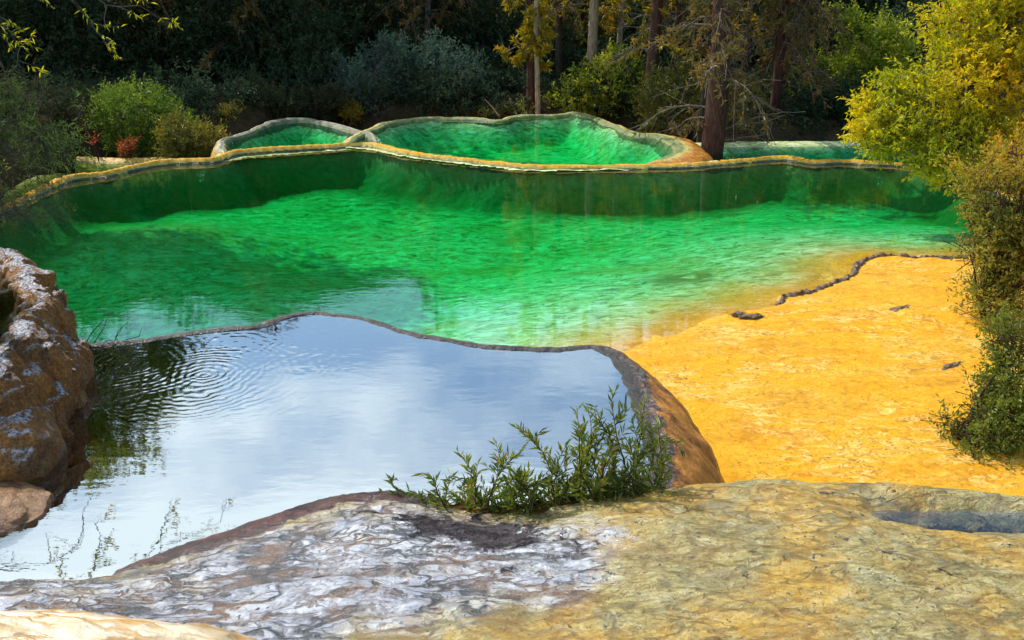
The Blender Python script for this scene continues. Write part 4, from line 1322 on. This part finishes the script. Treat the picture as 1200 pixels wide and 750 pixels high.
hang([(-80, -100), (-10, -90), (50, -70), (100, -50)], 7.0, 30, .011, .7, 3.8)
hang([(-60, -220), (30, -230), (110, -190), (180, -140)], 7.4, 34, .012, .7, 4.4)
hang([(-90, -60), (-40, -50), (20, -30), (60, -10)], 6.9, 24, .01, .7, 3.2)
hang([(-40, -260), (20, -290), (60, -280)], 7.2, 26, .012, .7, 4.6)
V, F = tubes(polys, 5)
hb = mesh('branches', V, F, M['bark_grey'], tree2)
c = np.array([l_[0] for l_ in LV]); d = np.array([l_[1] for l_ in LV])
V, F, T = leaf_arrays(c, d, rnd_dirs(rng, len(c)) * .6 + np.array([0, 0, .8]), .03 + .035 * rng.random(len(c)), .009 + .007 * rng.random(len(c)), rng.random(len(c)))
mesh('leaves', V, F, M['leaf_yellow'], tree2, False, {'tint': T * .7})

# --- front: small willows at the edge of the front pool
def sprig_shrub(base_pts, z, stems, leaf, label, seed, L=.05, W=.011, name='willow_sprig', r=.004):
    rng = np.random.default_rng(seed)
    b0 = onz(*base_pts[len(base_pts) // 2], z)
    root = empty(name, b0, 0, label, 'plant', 'young willows at the front pool')
    polys = []; LC = []; LD = []; LT = []
    for (bx, by, tx, ty, dY, bend) in stems:
        p0 = onz(bx, by, z)
        p1 = at(tx, ty, p0[1] + dY)
        m_ = (p0 + p1) / 2 + np.array([bend * .1, 0, .05])
        t = np.linspace(0, 1, 9)[:, None]
        P = ((1 - t) ** 2 * p0 + 2 * t * (1 - t) * m_ + t ** 2 * p1) - b0
        P += rng.normal(size=P.shape) * .004
        polys.append((P, np.linspace(r, r * .3, 9)))
        def leafon(C, n, s=1.0):
            ax = C[-1] - C[0]
            ax /= np.linalg.norm(ax)
            tt_ = rng.random() * .5
            for k in range(n):
                t = .02 + .98 * (k + rng.random()) / n
                i = t * (len(C) - 1)
                j = min(int(i), len(C) - 2)
                pos = C[j] + (C[j + 1] - C[j]) * (i - j)
                sd_ = rng.normal(size=3)
                sd_ -= ax * (sd_ @ ax)
                sd_ /= np.linalg.norm(sd_)
                LC.append(pos); LD.append(ax * .75 + sd_ * .65); LT.append(min(1, tt_ + .5 * rng.random()))
        ln = np.linalg.norm(P[-1] - P[0])
        leafon(P, int(8 + 65 * ln))
        for k in range(int(3 + 14 * ln)):
            i = int(rng.random() ** 1.6 * 7)
            d_ = (P[-1] - P[0]) / ln + rng.normal(size=3) * .75
            d_ /= np.linalg.norm(d_)
            l2 = .05 + .12 * rng.random()
            C = np.stack([P[i], P[i] + d_ * l2 * .5 + np.array([0, 0, .006]), P[i] + d_ * l2])
            polys.append((C, np.array([r * .5, r * .4, r * .2])))
            leafon(C, int(5 + 60 * l2))
    # short leafy shoots that fill the foot of the plant
    for k in range(len(stems) * 2):
        j = rng.integers(0, len(stems) - 1)
        f_ = rng.random()
        pb = np.array(stems[j][:2]) * (1 - f_) + np.array(stems[j + 1][:2]) * f_
        p0 = onz(pb[0] + rng.normal() * 6, pb[1] + rng.normal() * 4, z) - b0
        d_ = np.array([rng.normal() * .7 - .2, rng.normal() * .5, .5 + .5 * rng.random()])
        l2 = .07 + .13 * rng.random()
        C = np.stack([p0, p0 + d_ * l2 * .5, p0 + d_ * l2 + np.array([0, 0, -.01])])
        polys.append((C, np.array([r * .6, r * .5, r * .25])))
        ax = d_ / np.linalg.norm(d_)
        for m_ in range(int(6 + 60 * l2)):
            t = .1 + .9 * rng.random()
            sd_ = rng.normal(size=3)
            LC.append(p0 + d_ * l2 * t); LD.append(ax * .6 + sd_ * .5); LT.append(min(1, .9 * rng.random()))
    V, F = tubes(polys, 4)
    mesh('stems', V, F, M['bark_red'], root)
    c = np.array(LC); d = np.array(LD)
    s_ = .6 + .7 * rng.random(len(c))
    V, F, T = leaf_arrays(c, d, rnd_dirs(rng, len(c)) * .5 + np.array([0, -.2, .8]), L * s_, W * s_, np.array(LT))
    mesh('leaves', V, F, M['leaf_fresh'], root, False, {'tint': T})
    return root


rs = np.random.default_rng(3)
def fan(bx0, bx1, by0, by1, tx0, tx1, tyf, n):
    out = []
    for k in range(n):
        f = (k + rs.random()) / n
        bx = bx0 + (bx1 - bx0) * f + rs.normal() * 8
        by = by0 + (by1 - by0) * f + rs.normal() * 3
        tx = tx0 + (tx1 - tx0) * f + rs.normal() * 34 - 4
        out.append((bx, by, tx, tyf(f) + rs.normal() * 17, rs.normal() * .08 + .1, rs.normal()))
    return out
sprig_shrub([(520, 592), (560, 600), (600, 600)], 1.03, fan(520, 610, 588, 601, 492, 615, lambda f: 570 - 18 * f, 8), 'leaf_fresh',
            'low willow sprigs on the pool edge just above the dark stain, smallest of three', 1)
sprig_shrub([(600, 600), (640, 598), (690, 590)], 1.04, fan(590, 700, 601, 588, 600, 700, lambda f: 556 - 52 * f, 11), 'leaf_fresh',
            'bushy green willow in the middle of three at the front pool edge', 2, L=.055)
sprig_shrub([(690, 588), (720, 584), (765, 578)], 1.04, fan(690, 768, 590, 577, 690, 755, lambda f: 512 - 46 * f, 10), 'leaf_fresh',
            'tallest young willow, standing by the orange wall end of the front pool', 3, L=.055)
# moss cushion under the willows
q, F = grid(np.linspace(0, 1, 160), np.linspace(-1, 1, 30))
spine = catmull(line([(500, 580), (540, 596), (600, 601), (660, 595), (720, 586), (790, 574)], 1.03), .01)
ii = np.clip((q[:, 0] * (len(spine) - 1)).astype(int), 0, len(spine) - 1)
w = .09 * np.sin(np.pi * np.clip(q[:, 0], .02, .98)) ** .5
P = spine[ii] + np.stack([0 * q[:, 1], q[:, 1] * w, .05 * np.sqrt(np.maximum(1 - q[:, 1] ** 2, 0)) * np.sin(np.pi * q[:, 0]) ** .5 - .02], 1)
P += (fbm(P, 14, 4, 7) * .025)[:, None] * np.array([.4, .6, 1])
M['moss'] = simple_rock('rusty moss', [(.3, (.02, .018, .006)), (.48, (.07, .05, .012)), (.6, (.14, .06, .015)), (.72, (.2, .11, .03))], 22, 0)
tag(mesh('moss_cushion', P, F, M['moss']), 'rusty moss cushion under the young willows along the front pool edge', 'moss')

# --- dead twigs on the rim, stick and fallen branches
rng = np.random.default_rng(5)
root = empty('dead_twigs', onz(130, 402, 1.0), 0, 'thin bare dead twigs sticking up from the rim beside the rock wall', 'twigs')
b0 = np.array(root.location)
for (ax, ay, bx, by) in [(101, 401, 122, 374), (110, 402, 127, 370), (134, 400, 149, 378), (147, 398, 166, 384), (120, 402, 136, 400), (139, 401, 143, 384)]:
    A = onz(ax, ay, 1.0); B = at(bx, by, A[1] + .05)
    V, F = tubes([(np.stack([A, (A + B) / 2 + rng.normal(size=3) * .02, B]) - b0, np.array([.004, .003, .0015]))], 5)
    mesh('twig', V, F, M['bark_dark'], root)
root = empty('dead_stick', at(572, 133, 23.8), 0, 'pale bare stick leaning up from the far rim of the round pool', 'stick')
A = at(585, 136, 23.7); B = at(568, 116, 23.8)
V, F = tubes([(np.stack([A, (A + B) / 2 + [0, 0, .02], B]) - np.array(root.location), np.array([.018, .014, .008]))], 6)
mesh('stick', V, F, M['bark_pale'], root)
root = empty('fallen_branch', at(850, 168, 20.9), 0, 'pale forked dead branch reaching out from the dark thick trunk over the teal pool', 'branch')
b0 = np.array(root.location)
pl = []
for pts in [[(846, 152), (880, 140), (910, 133), (945, 131)], [(870, 143), (895, 143), (920, 134)], [(846, 165), (880, 160), (905, 168), (920, 170)], [(880, 160), (900, 158)]]:
    C = catmull(np.array([at(a_, b__, 20.4) for a_, b__ in pts]), .1) - b0
    C += rng.normal(size=C.shape) * .01
    pl.append((C, np.linspace(.022, .006, len(C))))
V, F = tubes(pl, 5)
mesh('branch', V, F, M['twig'], root)

# ------------------------------------------------------------------ light
SUN_EL, SUN_AZ = R(43), R(-45)      # azimuth measured from +Y, negative to the left
sd_ = Vector((math.sin(SUN_AZ) * math.cos(SUN_EL), math.cos(SUN_AZ) * math.cos(SUN_EL), math.sin(SUN_EL)))
sun = bpy.data.objects.new('sun', bpy.data.lights.new('sun', 'SUN'))
COL.objects.link(sun)
sun.data.energy = 4.6
sun.data.angle = R(.5)
sun.data.color = (1, .94, .84)
sun.rotation_euler = sd_.to_track_quat('Z', 'Y').to_euler()
sun.location = (-10, 20, 20)

w = bpy.data.worlds.new('World')
S.world = w
w.use_nodes = True
nt = w.node_tree
nt.nodes.clear()
out = nt.nodes.new('ShaderNodeOutputWorld')
bg = nt.nodes.new('ShaderNodeBackground')
bg.inputs['Strength'].default_value = .15
sky = nt.nodes.new('ShaderNodeTexSky')
sky.sky_type = 'NISHITA'
sky.sun_disc = False
sky.sun_elevation = SUN_EL
sky.sun_rotation = SUN_AZ
sky.dust_density = 0.0
sky.air_density = 1.6
sky.ozone_density = 4.0
tc = nt.nodes.new('ShaderNodeTexCoord')
sep = nt.nodes.new('ShaderNodeSeparateXYZ')
nt.links.new(tc.outputs['Generated'], sep.inputs[0])
zz = nt.nodes.new('ShaderNodeMath'); zz.operation = 'ADD'; zz.inputs[1].default_value = .25
nt.links.new(sep.outputs[2], zz.inputs[0])
dv = nt.nodes.new('ShaderNodeVectorMath'); dv.operation = 'DIVIDE'
cb = nt.nodes.new('ShaderNodeCombineXYZ')
for k in range(3): nt.links.new(zz.outputs[0], cb.inputs[k])
nt.links.new(tc.outputs['Generated'], dv.inputs[0]); nt.links.new(cb.outputs[0], dv.inputs[1])
nz = nt.nodes.new('ShaderNodeTexNoise')
nz.inputs['Scale'].default_value = 2.0; nz.inputs['Detail'].default_value = 6; nz.inputs['Roughness'].default_value = .55
nt.links.new(dv.outputs[0], nz.inputs['Vector'])
rp = nt.nodes.new('ShaderNodeValToRGB')
rp.color_ramp.elements[0].position = .6; rp.color_ramp.elements[1].position = .82
def wm(op, a, b_=0.0, clamp=False):
    nd = nt.nodes.new('ShaderNodeMath'); nd.operation = op; nd.use_clamp = clamp
    for k, v in ((0, a), (1, b_)):
        if isinstance(v, bpy.types.NodeSocket): nt.links.new(v, nd.inputs[k])
        else: nd.inputs[k].default_value = v
    return nd.outputs[0]
# broken cloud bank standing at middle height to the left of straight ahead
hump = wm('SUBTRACT', 1.0, wm('DIVIDE', wm('ABSOLUTE', wm('SUBTRACT', sep.outputs[2], .56)), .24), True)
bias = wm('SUBTRACT', wm('MULTIPLY', hump, .3), wm('MULTIPLY', sep.outputs[0], .3))
nt.links.new(wm('ADD', nz.outputs['Fac'], bias), rp.inputs[0])
mx = nt.nodes.new('ShaderNodeMix'); mx.data_type = 'RGBA'
nt.links.new(rp.outputs[0], mx.inputs[0])
nt.links.new(sky.outputs[0], mx.inputs[6])
mx.inputs[7].default_value = (9.2, 10.9, 11.8, 1)
nt.links.new(mx.outputs[2], bg.inputs['Color'])
nt.links.new(bg.outputs[0], out.inputs['Surface'])

# ------------------------------------------------------------------ render settings
S.render.engine = 'CYCLES'
S.cycles.max_bounces = 8
S.cycles.diffuse_bounces = 3
S.cycles.glossy_bounces = 4
S.cycles.transmission_bounces = 4
S.cycles.transparent_max_bounces = 12
S.cycles.volume_bounces = 0
S.cycles.sample_clamp_indirect = 6
S.cycles.sample_clamp_direct = 20
S.cycles.use_denoising = True
S.view_settings.view_transform = 'Standard'
S.view_settings.look = 'None'
S.view_settings.exposure = 0.36
S.view_settings.gamma = 1.0
S.view_settings.use_curve_mapping = False
